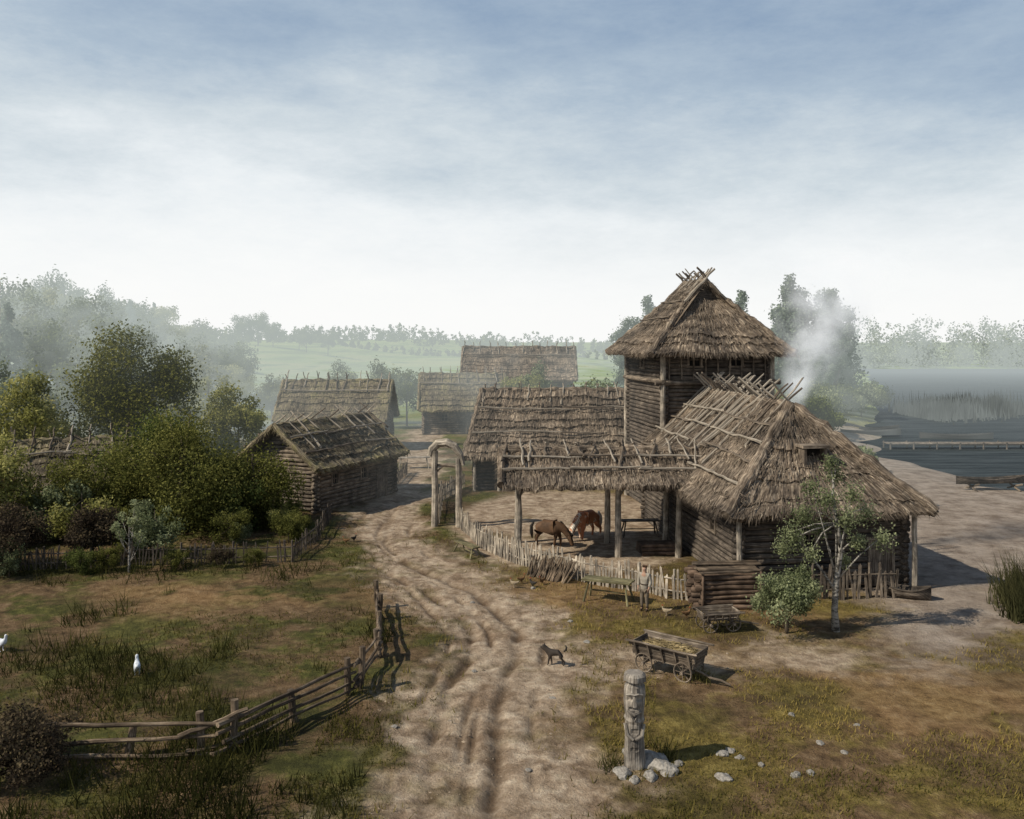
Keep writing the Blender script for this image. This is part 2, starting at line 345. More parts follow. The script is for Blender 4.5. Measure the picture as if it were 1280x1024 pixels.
def roof(root,L,D,eh,rh,oh=.6,ohx=None,hipA=0,hipB=0,gA=1,gB=1,mat=thatch,poles=1.2,ridge=True,strands=34,polelen=(.5,1.1),fine=.3,course=.75,battens=(.72,),pdown=(1.,1.9),skew=.12,step=.1,prs=1.,hipr=.19):
    ohx=oh if ohx is None else ohx
    W=D/2+oh; ze=eh-oh*(rh-eh)/(D/2); HL=L/2+ohx; mb=MB(); slen=math.hypot(W,rh-ze)
    kw=dict(strands=strands,fine=fine,course=course,step=step)
    xA=lambda v:-HL+(hipA*min(v/gA,1) if hipA else 0); xB=lambda v:HL-(hipB*min(v/gB,1) if hipB else 0)
    for s in(-1,1):
        def fn(u,v,s=s):
            a=xA(v);b=xB(v); return Vector((a+(b-a)*u,s*W*(1-v),ze+(rh-ze)*v))
        thatch_slope(mb,fn,2*HL-(hipA+hipB)*.4,slen,(0,s,.5),**kw)
    sh=.3
    for sg,hip,g in((-1,hipA,gA),(1,hipB,gB)):
        if hip:
            def fn(u,v,sg=sg,hip=hip,g=g):
                t=v*g; hw=W*(1-t); return Vector((sg*(HL-hip*v),-hw+2*hw*u,ze+(rh-ze)*t))
            thatch_slope(mb,fn,2*W*(.6 if g==1 else .8),math.hypot(hip,(rh-ze)*g),(sg,0,.5),**kw)
            for s in(-1,1):
                P=[];R=[]
                for k in range(19):
                    v=k/18; t=v*g; P.append(Vector((sg*(HL-hip*v),s*W*(1-t),ze+(rh-ze)*t))+Vector((sg*.1+random.uniform(-.06,.06),s*.1,.17+random.uniform(-.06,.06)))); R.append(hipr+random.uniform(-.05,.06))
                mb.bundle(P,R,sh)
        if (hip and g<1) or not hip:
            g0=g if hip else 0; x=sg*(HL-hip) if hip else sg*(HL-.05)
            for s in(-1,1):
                P=[];R=[]; n=7 if hip else 13
                for k in range(n):
                    v=g0+(1-g0)*k/(n-1); P.append(Vector((x+sg*.1,s*W*(1-v),ze+(rh-ze)*v+.2))); R.append(.17+random.uniform(-.03,.04))
                mb.bundle(P,R,sh)
    if ridge:
        n=max(4,int((xB(1)-xA(1))/.35)); mb.bundle([(xA(1)+(xB(1)-xA(1))*k/n,random.uniform(-.08,.08),rh+.13+random.uniform(-.08,.08)) for k in range(n+1)],[.23+random.uniform(-.06,.07) for k in range(n+1)],.35)
    ro=obj('roof',mb.mesh('roof',mat),root)
    for sg,hip,g in((-1,hipA,gA),(1,hipB,gB)):
        if hip and g<1:
            b=MB(); hw=W*(1-g)*.98; zb=ze+(rh-ze)*g; nb=6; x=sg*(HL-hip-.1)
            for k in range(nb):
                b.box((x,0,zb+(rh-zb)*(k+.5)/nb),(.05,2*hw*(1-(k+.3)/nb),(rh-zb)/nb*.9))
            obj('gable_board',b.mesh('gable_board',wooddk),ro)
            for s in(-1,1):
                top=Vector((x+sg*.35,0,rh+.35)); d=Vector((0,-s*W,rh-ze)).normalized(); placepole(ro,top-d*2.4,top+d*random.uniform(.6,1.),'barge_pole',1.6)
    if poles:
        n=int((xB(1)-xA(1))/poles); dy=W; dz=rh-ze; ln=math.hypot(dy,dz)
        for k in range(n+1):
            x=xA(1)+.1+(xB(1)-xA(1)-.2)*k/max(n,1)+random.uniform(-.2,.2)
            for s in(-1,1):
                if random.random()<.12: continue
                d=Vector((random.uniform(-skew,skew),-s*dy/ln,dz/ln)).normalized(); top=Vector((x+random.uniform(-.1,.1),0,rh+.45))
                placepole(ro,top-d*random.uniform(*pdown),top+d*random.uniform(*polelen),rs=random.uniform(.7,1.25)*prs)
        for s in(-1,1):
            for v in battens:
                off=Vector((0,s*dz/ln,dy/ln))*.43
                a=Vector((xA(v)+.3,s*W*(1-v),ze+dz*v))+off; b=Vector((xB(v)-.3,s*W*(1-v),ze+dz*v))+off
                m=max(1,int((b-a).length/2.8))
                for k in range(m): placepole(ro,a.lerp(b,k/m)-Vector((.3,0,random.uniform(-.12,.12))),a.lerp(b,(k+1)/m)+Vector((.3,0,random.uniform(-.12,.12))),'batten_pole',.9*prs)
    return ro
def walls(root,L,D,eh,rh,ops=(),mat=wooddk,gables=(1,1),r=.135,z0=0,step=.245):
    mb=MB()
    def run(axis_,sgn,half,pos,zoff,top,shrink):
        z=z0+r*.8+zoff
        while z<top:
            h=half
            if z>eh: 
                h=half*(1-(z-eh)/(rh-eh))-.1
                if h<.2: break
            segs=[(-h-(.28 if z<=eh else 0),h+(.28 if z<=eh else 0))]
            for (sd,c,zc,w,hh) in ops:
                if sd==(axis_,sgn) and abs(z-zc)<hh/2+r*.5:
                    ns=[]
                    for a,b in segs:
                        if c-w/2>a: ns.append((a,min(b,c-w/2)))
                        if c+w/2<b: ns.append((max(a,c+w/2),b))
                    segs=ns
            for a,b in segs:
                if b-a<.1: continue
                a+=random.uniform(-.06,.06); b+=random.uniform(-.06,.06)
                rr=r*random.uniform(.86,1.1); jz=random.uniform(-.015,.015); jo=random.uniform(-.03,.03)
                if axis_=='y': A=(a,sgn*pos+jo,z+jz);B=(b,sgn*pos+jo,z+jz)
                else: A=(sgn*pos+jo,a,z+jz);B=(sgn*pos+jo,b,z+jz)
                mb.pole(A,B,rr,rr*.93,8,.02,5)
            z+=step
    for s in(-1,1):
        run('y',s,L/2,D/2,0,eh,0)
        g=gables[0] if s<0 else gables[1]
        run('x',s,D/2,L/2,step/2,rh-.2 if g else eh,1)
    o=obj('wall',mb.mesh('wall',mat,True),root)
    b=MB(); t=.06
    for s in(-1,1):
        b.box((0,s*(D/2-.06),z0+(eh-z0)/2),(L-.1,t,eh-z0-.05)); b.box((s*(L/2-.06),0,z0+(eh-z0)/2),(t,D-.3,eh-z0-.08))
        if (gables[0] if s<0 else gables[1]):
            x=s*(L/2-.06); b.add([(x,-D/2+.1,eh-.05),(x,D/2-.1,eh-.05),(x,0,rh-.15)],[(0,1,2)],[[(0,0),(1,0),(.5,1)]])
    obj('inner_wall',b.mesh('inner_wall',dark),root)  # near-black backing behind the logs paints the unlit inside
    for (sd,c,zc,w,hh) in ops:
        a,s=sd; isdoor=zc-hh/2<z0+.3
        pos=(D/2 if a=='y' else L/2)*s
        R=None if a=='y' else Matrix.Rotation(math.pi/2,3,'Z')
        def P(al,out,z): return (al,pos+s*out,z) if a=='y' else (pos+s*out,al,z)
        par=obj('door' if isdoor else 'window',None,root); par.empty_display_size=.1
        fr=MB(); 
        for e in(-1,1): fr.box(P(c+e*(w/2+.03),.06,zc),(.13,.2,hh+.1),R)
        fr.box(P(c,.07,zc+hh/2+.08),(w+.36,.22,.14),R)
        if not isdoor: fr.box(P(c,.07,zc-hh/2-.06),(w+.3,.22,.1),R)
        obj('frame',fr.mesh('frame',wood),par)
        if isdoor:
            lf=MB(); n=max(3,int(w/.2))
            for k in range(n): lf.box(P(c-w/2+w*(k+.5)/n,.02+random.uniform(0,.01),zc),(w/n-.012,.06,hh-.04),R)
            for zz in(-.3,.3): lf.box(P(c,.07,zc+zz*hh),(w*.9,.035,.12),R)
            obj('door_leaf',lf.mesh('door_leaf',wood),par)
        else:
            lf=MB(); lf.box(P(c,-.01,zc),(w-.04,.02,hh-.04),R); obj('shade_panel',lf.mesh('shade_panel',dark),par)  # solid near-black panel paints the shade in the window
            sh=MB(); sh.box(P(c,.04,zc),(.05,.05,hh-.02),R); sh.box(P(c,.045,zc),(w-.02,.05,.05),R); obj('window_bar',sh.mesh('window_bar',wood),par)
    return o
# ------------------------------------------------------------ buildings
hb=thing('log_house',(12.3,44.8,0),math.radians(96.5),'large dark log house with hipped shaggy thatched roof','house')
walls(hb,15,7.2,4.0,7.3,ops=[(('x',-1),-2.6,1.05,1.0,2.0),(('x',-1),.6,2.1,.6,.5),(('y',1),-4.5,2.2,.6,.5),(('y',-1),-2,1.05,1.,2.)],gables=(0,1))
roof(hb,15,7.2,4.0,7.35,oh=.85,hipA=4.0,mat=thatch,poles=.5,strands=90,polelen=(.5,1.5),fine=.13,course=.85,battens=(.25,.45,.62,.8),pdown=(1.2,4.8),skew=.3,prs=1.15,hipr=.25)
b=MB(); vx=-8.35+2.05; vz=5.5
for e in(-1,1): b.box((vx-.34,e*.46,vz),(.6,.12,.8))
b.box((vx-.3,0,vz+.46),(.85,1.2,.12)); b.box((vx-.3,0,vz-.4),(.75,1.0,.1)); b.cur=1; b.box((vx-.12,0,vz),(.1,.8,.68))  # near-black insert paints the shade inside the hatch
obj('roof_hatch',b.mesh('roof_hatch',[wood,dark]),hb)
for y in(-3.85,3.85):
    b=MB(); b.pole((-8.05,y,0),(-8.05,y,3.4),.13,.11); obj('porch_post',b.mesh('porch_post',woodlt),hb)
tw=thing('watch_tower',(11.75,56.6,0),math.radians(98),'two-storey square log tower with steep thatched roof and crossed poles','tower')
walls(tw,7.6,6.4,11.0,14.2,ops=[(('x',-1),1.4,9.4,.75,.7),(('x',-1),-1.2,9.4,.75,.7),(('x',-1),.2,6.4,.8,.8),(('y',1),.5,9.2,.7,.7)],gables=(0,0),mat=wooddk)
for sx in(-1,1):
    for sy in(-1,1): b=MB(); b.pole((sx*4.05,sy*3.4,0),(sx*4.05,sy*3.4,10.8),.17,.15,8); obj('corner_post',b.mesh('corner_post',woodlt),tw)
b=MB()
for sy in(-1,1): b.pole((-4.3,sy*3.45,8.1),(4.3,sy*3.45,8.1),.14,.14,8); 
b.pole((-4.1,-3.9,8.05),(-4.1,3.9,8.05),.14,.14,8); obj('ring_beam',b.mesh('ring_beam',wood),tw)
b=MB(); 
for y in np.linspace(-3.,3,9): b.pole((-4.0,y,8.1),(-4.0,y,10.2),.05,.05,6)
obj('wall_stud',b.mesh('wall_stud',wood),tw)
roof(tw,7.6,6.4,10.8,14.1,oh=1.15,hipA=3.1,hipB=3.1,gA=.74,gB=.74,poles=.6,strands=90,polelen=(.4,.9),fine=.14,course=.8,battens=(.45,.7),prs=1.1)
ba=thing('long_barn',(3.6,66,0),math.radians(1),'long low barn with grey stepped thatched roof behind the yard','barn')
roof(ba,12.4,7.2,2.9,6.7,oh=.7,hipA=1.2,gA=1,poles=.8,strands=50,polelen=(.1,.5),fine=.18,battens=(.35,.7),course=.7,step=.15)
walls(ba,12.4,7.2,2.7,6.7,ops=[(('y',-1),0,1.1,1.6,2.0),(('y',-1),-4,1.1,1.6,2.0)],gables=(0,1))
for x in(-6.3,-4.6,-2.9): b=MB(); b.pole((x,-4.1,0),(x,-4.1,2.5),.12,.1); obj('support_post',b.mesh('support_post',woodlt),ba)
sh=thing('open_stable',(4.8,44.5,0),math.radians(1),'open-sided stable shed with shaggy thatched roof on tree-trunk posts','stable')
roof(sh,9.6,3.2,4.0,4.85,oh=1.0,ohx=.5,poles=.75,strands=110,polelen=(.15,.6),mat=thatch,fine=.12,course=1.1,battens=(.4,.75),pdown=(.8,2.2),skew=.35,step=.08,prs=1.05)
b=MB()
for x,y in((-4.5,-1.6),(.35,-1.6),(3.3,-1.6),(-4.5,1.6),(.2,1.6),(3.3,1.6)):
    q=MB(); q.pole((x,y,-.1),(x+.03,y,3.9),.17,.13,9,.03); q.pole((x,y,2.9),(x+.6,y,3.8),.06); obj('support_post',q.mesh('support_post',woodlt),sh)
for y in(-1.6,1.6): b.pole((-4.9,y,3.85),(4.2,y,3.87),.12,.12,8)
for x in(-4.5,-1.6,.75,3.4): b.pole((x,-1.8,3.95),(x,1.8,3.95),.1,.1,8)
for x in np.linspace(-4.6,4,9):
    for s in(-1,1): b.pole((x,s*2.4,3.45),(x,0,4.75),.05,.045,6)
obj('roof_beam',b.mesh('roof_beam',wood),sh)
hd=thing('log_cottage',(-12.5,58.6,0),math.radians(63),'small grey log cottage with mossy thatched gable roof by the road','house')
walls(hd,8.2,5.4,3.1,5.1,ops=[(('y',-1),.6,1.9,.65,.65),(('y',-1),-2.4,1.9,.6,.6),(('y',-1),2.6,1.0,1.,2.)],mat=wood)
roof(hd,8.2,5.4,3.1,5.1,oh=.7,mat=thatchm,poles=.9,strands=70,fine=.16,battens=(.35,.7),pdown=(1,2.8),skew=.2)
he=thing('log_cottage',(-17.4,88,0),math.radians(-2),'weathered log cottage with long mossy thatched roof beyond the road','house')
walls(he,9.6,6,3.3,6.4,ops=[(('y',-1),1.5,1.9,.7,.7),(('y',-1),-2.5,1.9,.7,.7)],mat=wood); roof(he,9.6,6,3.3,6.4,oh=.6,mat=thatchm,poles=1.,strands=30)
hf=thing('log_cottage',(-5.8,103,0),math.radians(3),'pale log cottage with mossy thatch at the bend of the road','house')
walls(hf,8.6,6.6,3.2,6.5,ops=[(('y',-1),1.,1.1,1.1,2.),(('y',-1),-2,1.9,.7,.7)],mat=wood); roof(hf,8.6,6.6,3.2,6.5,oh=.6,mat=thatchm,poles=1.,strands=25)
hg=thing('thatched_barn',(1.,126,0),math.radians(-1),'tall hazy barn with broad thatched roof in the village','barn')
walls(hg,14.5,9,5.6,9.5,ops=[(('y',-1),0,1.3,2.,2.4)],mat=wood); roof(hg,14.5,9,5.6,9.5,oh=.7,mat=thatch,poles=1.2,strands=16)
hh=thing('log_cottage',(-26.5,53,0),math.radians(20),'low cottage with brown thatch half hidden in garden shrubs','house')
walls(hh,5.5,5,2.2,4.4,mat=wood,ops=[(('y',-1),0,1.5,.6,.6)]); roof(hh,5.5,5,2.2,4.4,oh=.6,mat=thatchm,poles=1.,strands=40)
# ------------------------------------------------------------ trees
def leafset(C,R,n,size,sq=1.,shell=.4,base=0.,spread=.32,droop=0.,outf=.22):
    C=np.array(C,float);R=np.array(R,float); wgt=R**2/np.sum(R**2); ci=rng.choice(len(C),n,p=wgt)
    d=rng.normal(size=(n,3)); d/=np.linalg.norm(d,axis=1)[:,None]; rr=R[ci]*(shell+(1.08-shell)*rng.random(n)**.8)
    out=rng.random(n)<outf; rr=np.where(out,rr*rng.uniform(1.05,1.65,n),rr)
    p=C[ci]+d*rr[:,None]*np.array([1,1,sq]); p+=rng.normal(size=(n,3))*R[ci][:,None]*.1
    if droop: p[:,2]-=droop*rng.random(n)*R[ci]
    a=rng.normal(size=(n,3)); a/=np.linalg.norm(a,axis=1)[:,None]; nn=d+rng.normal(size=(n,3))*.8; b_=np.cross(nn,a); b_/=np.linalg.norm(b_,axis=1)[:,None]+1e-9
    a=np.cross(b_,nn); a/=np.linalg.norm(a,axis=1)[:,None]+1e-9
    s=(size*rng.uniform(.6,1.35,n))[:,None]
    V=np.stack([p-a*s*.5,p+b_*s*.3,p+a*s*.5,p-b_*s*.3],1).reshape(-1,3)
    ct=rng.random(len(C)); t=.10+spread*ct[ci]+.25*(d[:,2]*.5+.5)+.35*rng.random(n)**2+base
    return V,np.clip(t,0,1)
def crownmesh(name,C,R,n,size,mat,**k):
    V,t=leafset(C,R,n,size,**k); return npmesh(name,V,np.arange(len(V)).reshape(-1,4),mat,t)
def ell_clumps(n,c,rx,rz,rmin,rmax,lowcut=-.8):
    C=[];R=[]
    while len(C)<n:
        d=rng.normal(size=3); d/=np.linalg.norm(d)
        if d[2]<lowcut: continue
        q=rng.uniform(.35,1.05); C.append((c[0]+d[0]*rx*q,c[1]+d[1]*rx*q,c[2]+d[2]*rz*q)); R.append(rng.uniform(rmin,rmax))
    return C,R
def trunkmesh(h,r,C,mat,nl=7,lean=.03):
    b=MB(); P=[(lean*h*(k/6)**2+random.uniform(-.03,.03)*h*.15*(k>0),random.uniform(-.02,.02)*h*.2*(k>0),h*k/6) for k in range(7)]; P[0]=(0,0,-.25)
    b.tube(P,[r*(1.25 if k==0 else 1-.75*k/6) for k in range(7)],8)
    for c in random.sample(list(C),min(nl,len(C))):
        k=random.randint(1,5); s=Vector(P[k]); e=Vector(c); m=s.lerp(e,.5)+Vector((0,0,-.1*(e-s).length)); b.tube([s,m,e],[r*.38,r*.22,r*.08],6)
    return b.mesh('trunk',mat,True)
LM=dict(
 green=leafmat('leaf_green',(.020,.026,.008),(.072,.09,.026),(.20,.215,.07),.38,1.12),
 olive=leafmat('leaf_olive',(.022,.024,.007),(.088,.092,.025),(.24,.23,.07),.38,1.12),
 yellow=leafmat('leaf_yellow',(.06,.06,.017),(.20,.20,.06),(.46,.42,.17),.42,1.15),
 spruce=leafmat('leaf_misted_blue_green',(.045,.062,.045),(.11,.14,.10),(.22,.26,.19),.3,1.1),  # leaf colours paled to paint mist into the tall trees
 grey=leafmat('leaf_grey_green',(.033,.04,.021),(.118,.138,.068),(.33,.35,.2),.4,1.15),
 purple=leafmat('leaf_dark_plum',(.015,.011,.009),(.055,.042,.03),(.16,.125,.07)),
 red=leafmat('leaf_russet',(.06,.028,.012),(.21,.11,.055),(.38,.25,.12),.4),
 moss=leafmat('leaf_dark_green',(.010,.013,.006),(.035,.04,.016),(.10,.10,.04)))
def broad(h,rx,n,size,lm,clumps=18,cz=.62,rz=None,tr=.2,tm=bark,cr=(.2,.38),**k):
    rz=rz or h*.36; C,R=ell_clumps(clumps,(0,0,h*cz),rx*.85,rz*.85,rx*cr[0],rx*cr[1]); 
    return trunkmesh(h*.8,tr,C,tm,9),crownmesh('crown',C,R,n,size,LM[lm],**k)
def spruce(h,rx,n,size,lm='spruce'):
    C=[];R=[]
    for k in range(46):
        t=(k/46)**.9; rad=rx*(1-t)*rng.uniform(.45,1.); a=rng.uniform(0,6.28); C.append((math.cos(a)*rad,math.sin(a)*rad,h*(.12+.86*t))); R.append(max(.25,rx*(.42-.3*t)))
    return trunkmesh(h*.95,.25,C,bark,0,.0),crownmesh('crown',C,R,n,size,LM[lm],droop=.7,outf=.1)
def put_tree(name,var,loc,rot,sc,label,cat='tree',group=None,parts=('trunk','crown')):
    x,y=loc; o=thing(name,(x,y,gz(x,y)),rot,label,cat,group); o.scale=(sc,sc,sc) if not hasattr(sc,'__len__') else sc
    if var[0]: obj(parts[0],var[0],o)
    obj(parts[1],var[1],o); return o
FV=[broad(13,4.4,5600,.45,'grey',30,cz=.56,rz=6),broad(12,4.2,5600,.45,'yellow',28,cz=.55,rz=5.4),broad(14,4.6,5600,.45,'green',32,cz=.55,rz=6.2),broad(12,4.6,5600,.45,'olive',28,cz=.55,rz=5.2),spruce(15,3.2,4600,.5)]
FL=['hazy grey-green tree of the forest edge','yellow-green birch of the forest edge','dark green broadleaf tree of the forest edge','olive broadleaf tree of the forest edge','pointed dark spruce in the forest']
cnt=0
for k in range(900):
    y=66+170*random.random()**1.25; q=random.uniform(-.74,-.30); x=q*y
    if cnt>=110: break
    if x>-25 or (y<72 and x>-32): continue
    v=random.choices(range(5),[3,5,2,2.5,.8])[0]; cnt+=1
    s=random.uniform(.62,1.04)*(1+.0022*(y-72))*(1.04 if q<-.5 else .80 if q>-.38 else .92)
    if y<85: s*=.75
    put_tree(['forest_tree','birch_tree','forest_tree','forest_tree','spruce_tree'][v],FV[v],(x,y),random.uniform(0,6.28),s,FL[v],group='trees of the misty forest')
G='hazy trees standing among the village roofs'
for x,y,s,v in((-15.5,106,.62,0),(-13,109,.6,2),(-17,112,.55,0),(1.2,97,.62,1),(3,112,.6,0),(7.2,80,.58,2),(9.6,83,.52,0),(-23,120,.6,0),(-30,110,.6,3),(-33,96,.62,1)):
    put_tree('village_tree',FV[v],(x,y),random.uniform(0,6),s,'hazy green tree among the thatched roofs',group=G)
PV=broad(18,3.5,11000,.42,'spruce',44,cz=.53,rz=9.2,tr=.35); PV2=spruce(20,5.6,11000,.45)
for x,y,s,v in((17.5,132,.82,PV),(21.,136,.93,PV2),(33.5,136,.92,PV),(36.5,140,.98,PV2),(41.4,131,1.08,PV2),(42.2,133,1.08,PV),(48.,131,1.06,PV),(49.5,136,.98,PV2),(53,142,.6,PV),(38.5,128,.55,PV),(45,126,.5,PV),(33,124,.5,PV)):
    put_tree('poplar_tree',v,(x,y),random.uniform(0,6),s*.97,'tall misty blue-green tree behind the house','tree',group='tall trees behind the tower')
for x,y,s in((-92,300,.85),(-88,305,.95),(-82,302,.7),(-75,310,.62),(-70,300,.7),(-64,306,.68)):
    put_tree('field_tree',FV[2],(x,y),random.uniform(0,6),s,'small dark tree in the distant fields','tree',group='trees in the far fields')
def wood_mass(name,pts,h,n,size,mat,label,cat):
    C=[];R=[]
    for x,y in pts:
        z=gz(x,y); hh=h*random.uniform(.65,1.15)
        for q in range(5): C.append((x+random.uniform(-h,h)*.3,y+random.uniform(-h,h)*.3,z+hh*(.08+.2*q))); R.append(h*random.uniform(.16,.3)*(1-.12*q))
    obj(name,crownmesh(name,C,R,n,size,mat,sq=1.2,outf=.1),kind='stuff',label=label,category=cat)
wood_mass('far_wood',[(110+i*1.9+random.uniform(-2,2),360+random.uniform(-4,30)+.05*i) for i in range(160)],19,70000,1.1,LM['grey'],'pale misty wood along the far lake shore','wood')
wood_mass('far_treeline',[(random.uniform(-380,90),random.uniform(640,900)) for i in range(130)],13,16000,2.2,LM['green'],'faint line of trees on the horizon fields','wood')
wood_mass('field_hedge',[(-130+i*3.5,420+14*math.sin(i*.3)) for i in range(60)],4,8000,1.2,LM['green'],'low hedge line between distant fields','hedge')
def bush(name,x,y,h,rx,n,size,lm,label,clumps=16,base=0.,tm=bark,cz=.5,rzf=.42,tr=.07,cr=(.15,.32),droop=0.):
    C,R=ell_clumps(int(clumps*1.35),(0,0,h*cz),rx*.9,h*rzf,rx*cr[0],rx*cr[1],-.6)
    o=thing(name,(x,y,gz(x,y)),random.random()*6,label,'tree' if 'tree' in name else 'bush')
    obj('trunk' if 'tree' in name else 'stem',trunkmesh(h*.75,tr,C,tm,12,.0),o); obj('crown' if 'tree' in name else 'foliage',crownmesh('crown',C,R,n,size,LM[lm],base=base,droop=droop),o); return o
bush('round_tree',-25.2,60,10.6,4.3,26000,.21,'olive','dense round olive-green tree above the garden',44,cz=.6,rzf=.37,tr=.3,cr=(.2,.38))
bush('willow_tree',-18.2,48.5,7.0,4.0,26000,.15,'olive','wide loose green willow with drooping foliage over the garden',38,cz=.52,rzf=.45,tr=.25,base=.06,droop=1.8)
bush('willow_tree',-14.8,50.2,5.4,2.8,13000,.15,'olive','drooping olive willow leaning toward the cottage',28,cz=.5,rzf=.45,tr=.2,droop=1.8)
bush('willow_tree',-21.2,52.5,6.6,3.2,14000,.17,'green','drooping green willow behind the garden',30,cz=.52,rzf=.45,tr=.2,droop=1.6,base=.08)
bush('garden_tree',-23.4,48,5.2,2.8,12000,.15,'olive','shaggy olive-green tree over the garden fence',28,cz=.5,tr=.18,base=.1,droop=1.)
bush('garden_tree',-27.3,45.5,5.8,2.6,10000,.17,'yellow','yellow-green tree in the garden corner',26,cz=.5,tr=.15)
bush('pale_tree',-30.5,56,8.6,3,10000,.22,'yellow','pale yellow birch with light crown',26,cz=.55,tr=.15,tm=birch)
bush('pale_tree',-35,60,9.2,3.4,10000,.23,'grey','pale grey-green tree behind the garden',26,cz=.55,tr=.15)
bush('pale_tree',-20.5,66,7.2,2.8,9000,.22,'yellow','pale yellow birch with light crown',24,cz=.55,tr=.15,tm=birch)
bush('russet_bush',-30.2,49.6,4.2,2.8,7000,.17,'red','russet bush with reddish leaves',22)
bush('plum_bush',-23.5,40.5,3.0,2.3,10000,.13,'purple','dark plum-leaved bush by the meadow edge',24)
bush('plum_bush',-20.3,42.6,2.6,1.9,8500,.13,'purple','dark plum-leaved bush by the picket fence',22)
BV=[broad(3.4,2.,4800,.15,l,26,cz=.5,rz=1.8,tr=.06,cr=(.14,.3),droop=.8) for l in('yellow','olive','green','grey','purple','red')]
BL=['yellow-green leafy bush in the cottage garden','olive leafy bush in the cottage garden','green leafy bush in the cottage garden','grey-green leafy bush in the cottage garden','dark plum-leaved bush in the cottage garden','russet bush in the cottage garden']
cnt=0
while cnt<58:
    y=random.uniform(42.6,66); x=random.uniform(-.63,-.235)*y
    if x>-10.9 or (abs(x+12.5)<5. and abs(y-58.6)<6.2) or (x>-19 and y>60) or (abs(x+26.5)<3 and abs(y-53)<3.4): continue
    v=random.choices(range(6),[4,8,5,3,1.,.8])[0]; s=random.uniform(.45,.95)*(1.+.02*(y-42)); 
    if x>-15: s*=.65
    put_tree('garden_bush',BV[v],(x,y),random.random()*6,s,BL[v],'bush','bushes of the cottage garden',('stem','foliage')); cnt+=1
for x,y,s,v in((-22.5,39.4,.5,3),(-18.5,40.4,.4,1),(-15.5,40.6,.36,1),(-13.6,41.0,.34,4),(-12,41.1,.3,1),(-19.6,39.9,.42,2)):
    put_tree('fence_bush',BV[v],(x,y),random.random()*6,s,'small weedy bush growing against the picket fence','bush','weedy bushes along the garden fence',('stem','foliage'))
bush('sapling_tree',-17.4,40.0,3.1,.9,1500,.11,'grey','slender pale-stemmed sapling standing by the fence',12,tm=birch,tr=.06,cz=.6,base=.1)
bush('plum_bush',-12.0,21.2,1.6,1.7,12000,.08,'purple','low dark bramble beside the rail fence',24)
for x,y,h,r,l in((32,96,5,3.5,'green'),(26,88,4.2,3.6,'grey'),(37,112,5,4.5,'grey'),(23,78,3.6,3,'grey'),(44,122,5,4,'green'),(50,126,4.5,4,'grey'),(29,104,4.5,4,'yellow'),(35.5,100,3,2.5,'green'),(56,140,4.5,4,'grey'),(27,70,2.4,2,'grey')): bush('shore_bush',x,y,h,r,6000,.28,l,'hazy scrub bush near the lake shore')
bush('green_bush',9.9,31.7,2.7,1.5,11000,.10,'grey','light grey-green bush in front of the log house',24,base=.08)
bt=thing('birch_tree',(11.75,31.9,gz(11.75,31.9)),0,'young leaning birch with pale trunk and sparse silver-green crown','tree')
b=MB(); tp=[(0,0,-.2),(-.06,0,.8),(.02,.05,1.8),(.17,0,2.9),(.08,.1,3.9),(-.15,0,4.9),(0,0,6.0)]; b.tube(tp,[.16,.115,.1,.085,.065,.04,.015],9)
C=[(-1.6,0,3.6),(-1.1,.3,4.3),(-.5,-.4,5.0),(0,.2,5.8),(.6,0,5.1),(1.2,.3,4.4),(.2,-.5,4.3),(-.4,.5,3.7),(.7,-.2,3.4),(-1.9,.2,3.1),(1.6,-.2,3.5),(-.2,0,6.2),(.4,.2,2.6),(-1.0,-.3,3.0),(-.9,0,5.3)]
for c in C:
    s=Vector(random.choice(tp[2:5])); e=Vector(c); b.tube([s,s.lerp(e,.5)+Vector((random.uniform(-.1,.1),0,.12)),e],[.04,.025,.01],6)
b.tube([(0,0,1.4),(-.5,.1,2.2),(-1.3,.1,3.2)],[.07,.045,.02],6)
obj('trunk',b.mesh('trunk',birch,True),bt); obj('crown',crownmesh('crown',C,[.52,.5,.46,.42,.42,.42,.46,.36,.36,.36,.4,.3,.26,.34,.38],6800,.09,LM['grey'],base=.08,droop=.7,shell=.1),bt)
# ------------------------------------------------------------ grass (ground cover)
def grass(name,n,ymin,ymax,fx,hmin,hmax,mat,cond,label,wd=.02,verge=.6,near=None,lean=.4):
    if near is None:
        y=ymin*(ymax/ymin)**rng.random(n); x=(rng.random(n)*2-1)*fx*y
    else:
        k=rng.integers(0,len(near),n); c=np.array(near)[k]; x=c[:,0]+rng.normal(0,c[:,2]);y=c[:,1]+rng.normal(0,c[:,2])
    road,side,_=masks(x,y); keep=(np.maximum(road,side)<rng.random(n)*verge)&cond(x,y)&(x<np.interp(y,SH[:,0],SH[:,1])-5)
    keep&=~((x>7.8)&(x<18)&(y>36.3)&(y<62)); x=x[keep];y=y[keep];n=len(x); z=hz(x,y)-.02
    cl=fb(x,y,1.6,21); h=(hmin+(hmax-hmin)*rng.random(n)**2)*(.3+1.4*cl); a=rng.uniform(0,6.28,n); w=wd*rng.uniform(.6,1.3,n)
    dx=np.cos(a)*w;dy=np.sin(a)*w; lx=rng.normal(0,lean,n)*h;ly=rng.normal(0,lean,n)*h
    V=np.stack([np.stack([x-dx,y-dy,z],1),np.stack([x+dx,y+dy,z],1),np.stack([x+lx,y+ly,z+h],1)],1).reshape(-1,3)
    t=np.clip(-.08+.7*fb(x,y,4,31)+.25*rng.random(n)+.25*ss(-6,5,x+(fb(x,y,6,37)-.5)*8),0,1)
    obj(name,npmesh(name,V,np.arange(len(V)).reshape(-1,3),mat,t),kind='stuff',label=label,category='grass')
gm=leafmat('grass_blades',(.028,.029,.009),(.115,.10,.028),(.37,.27,.085),.28)
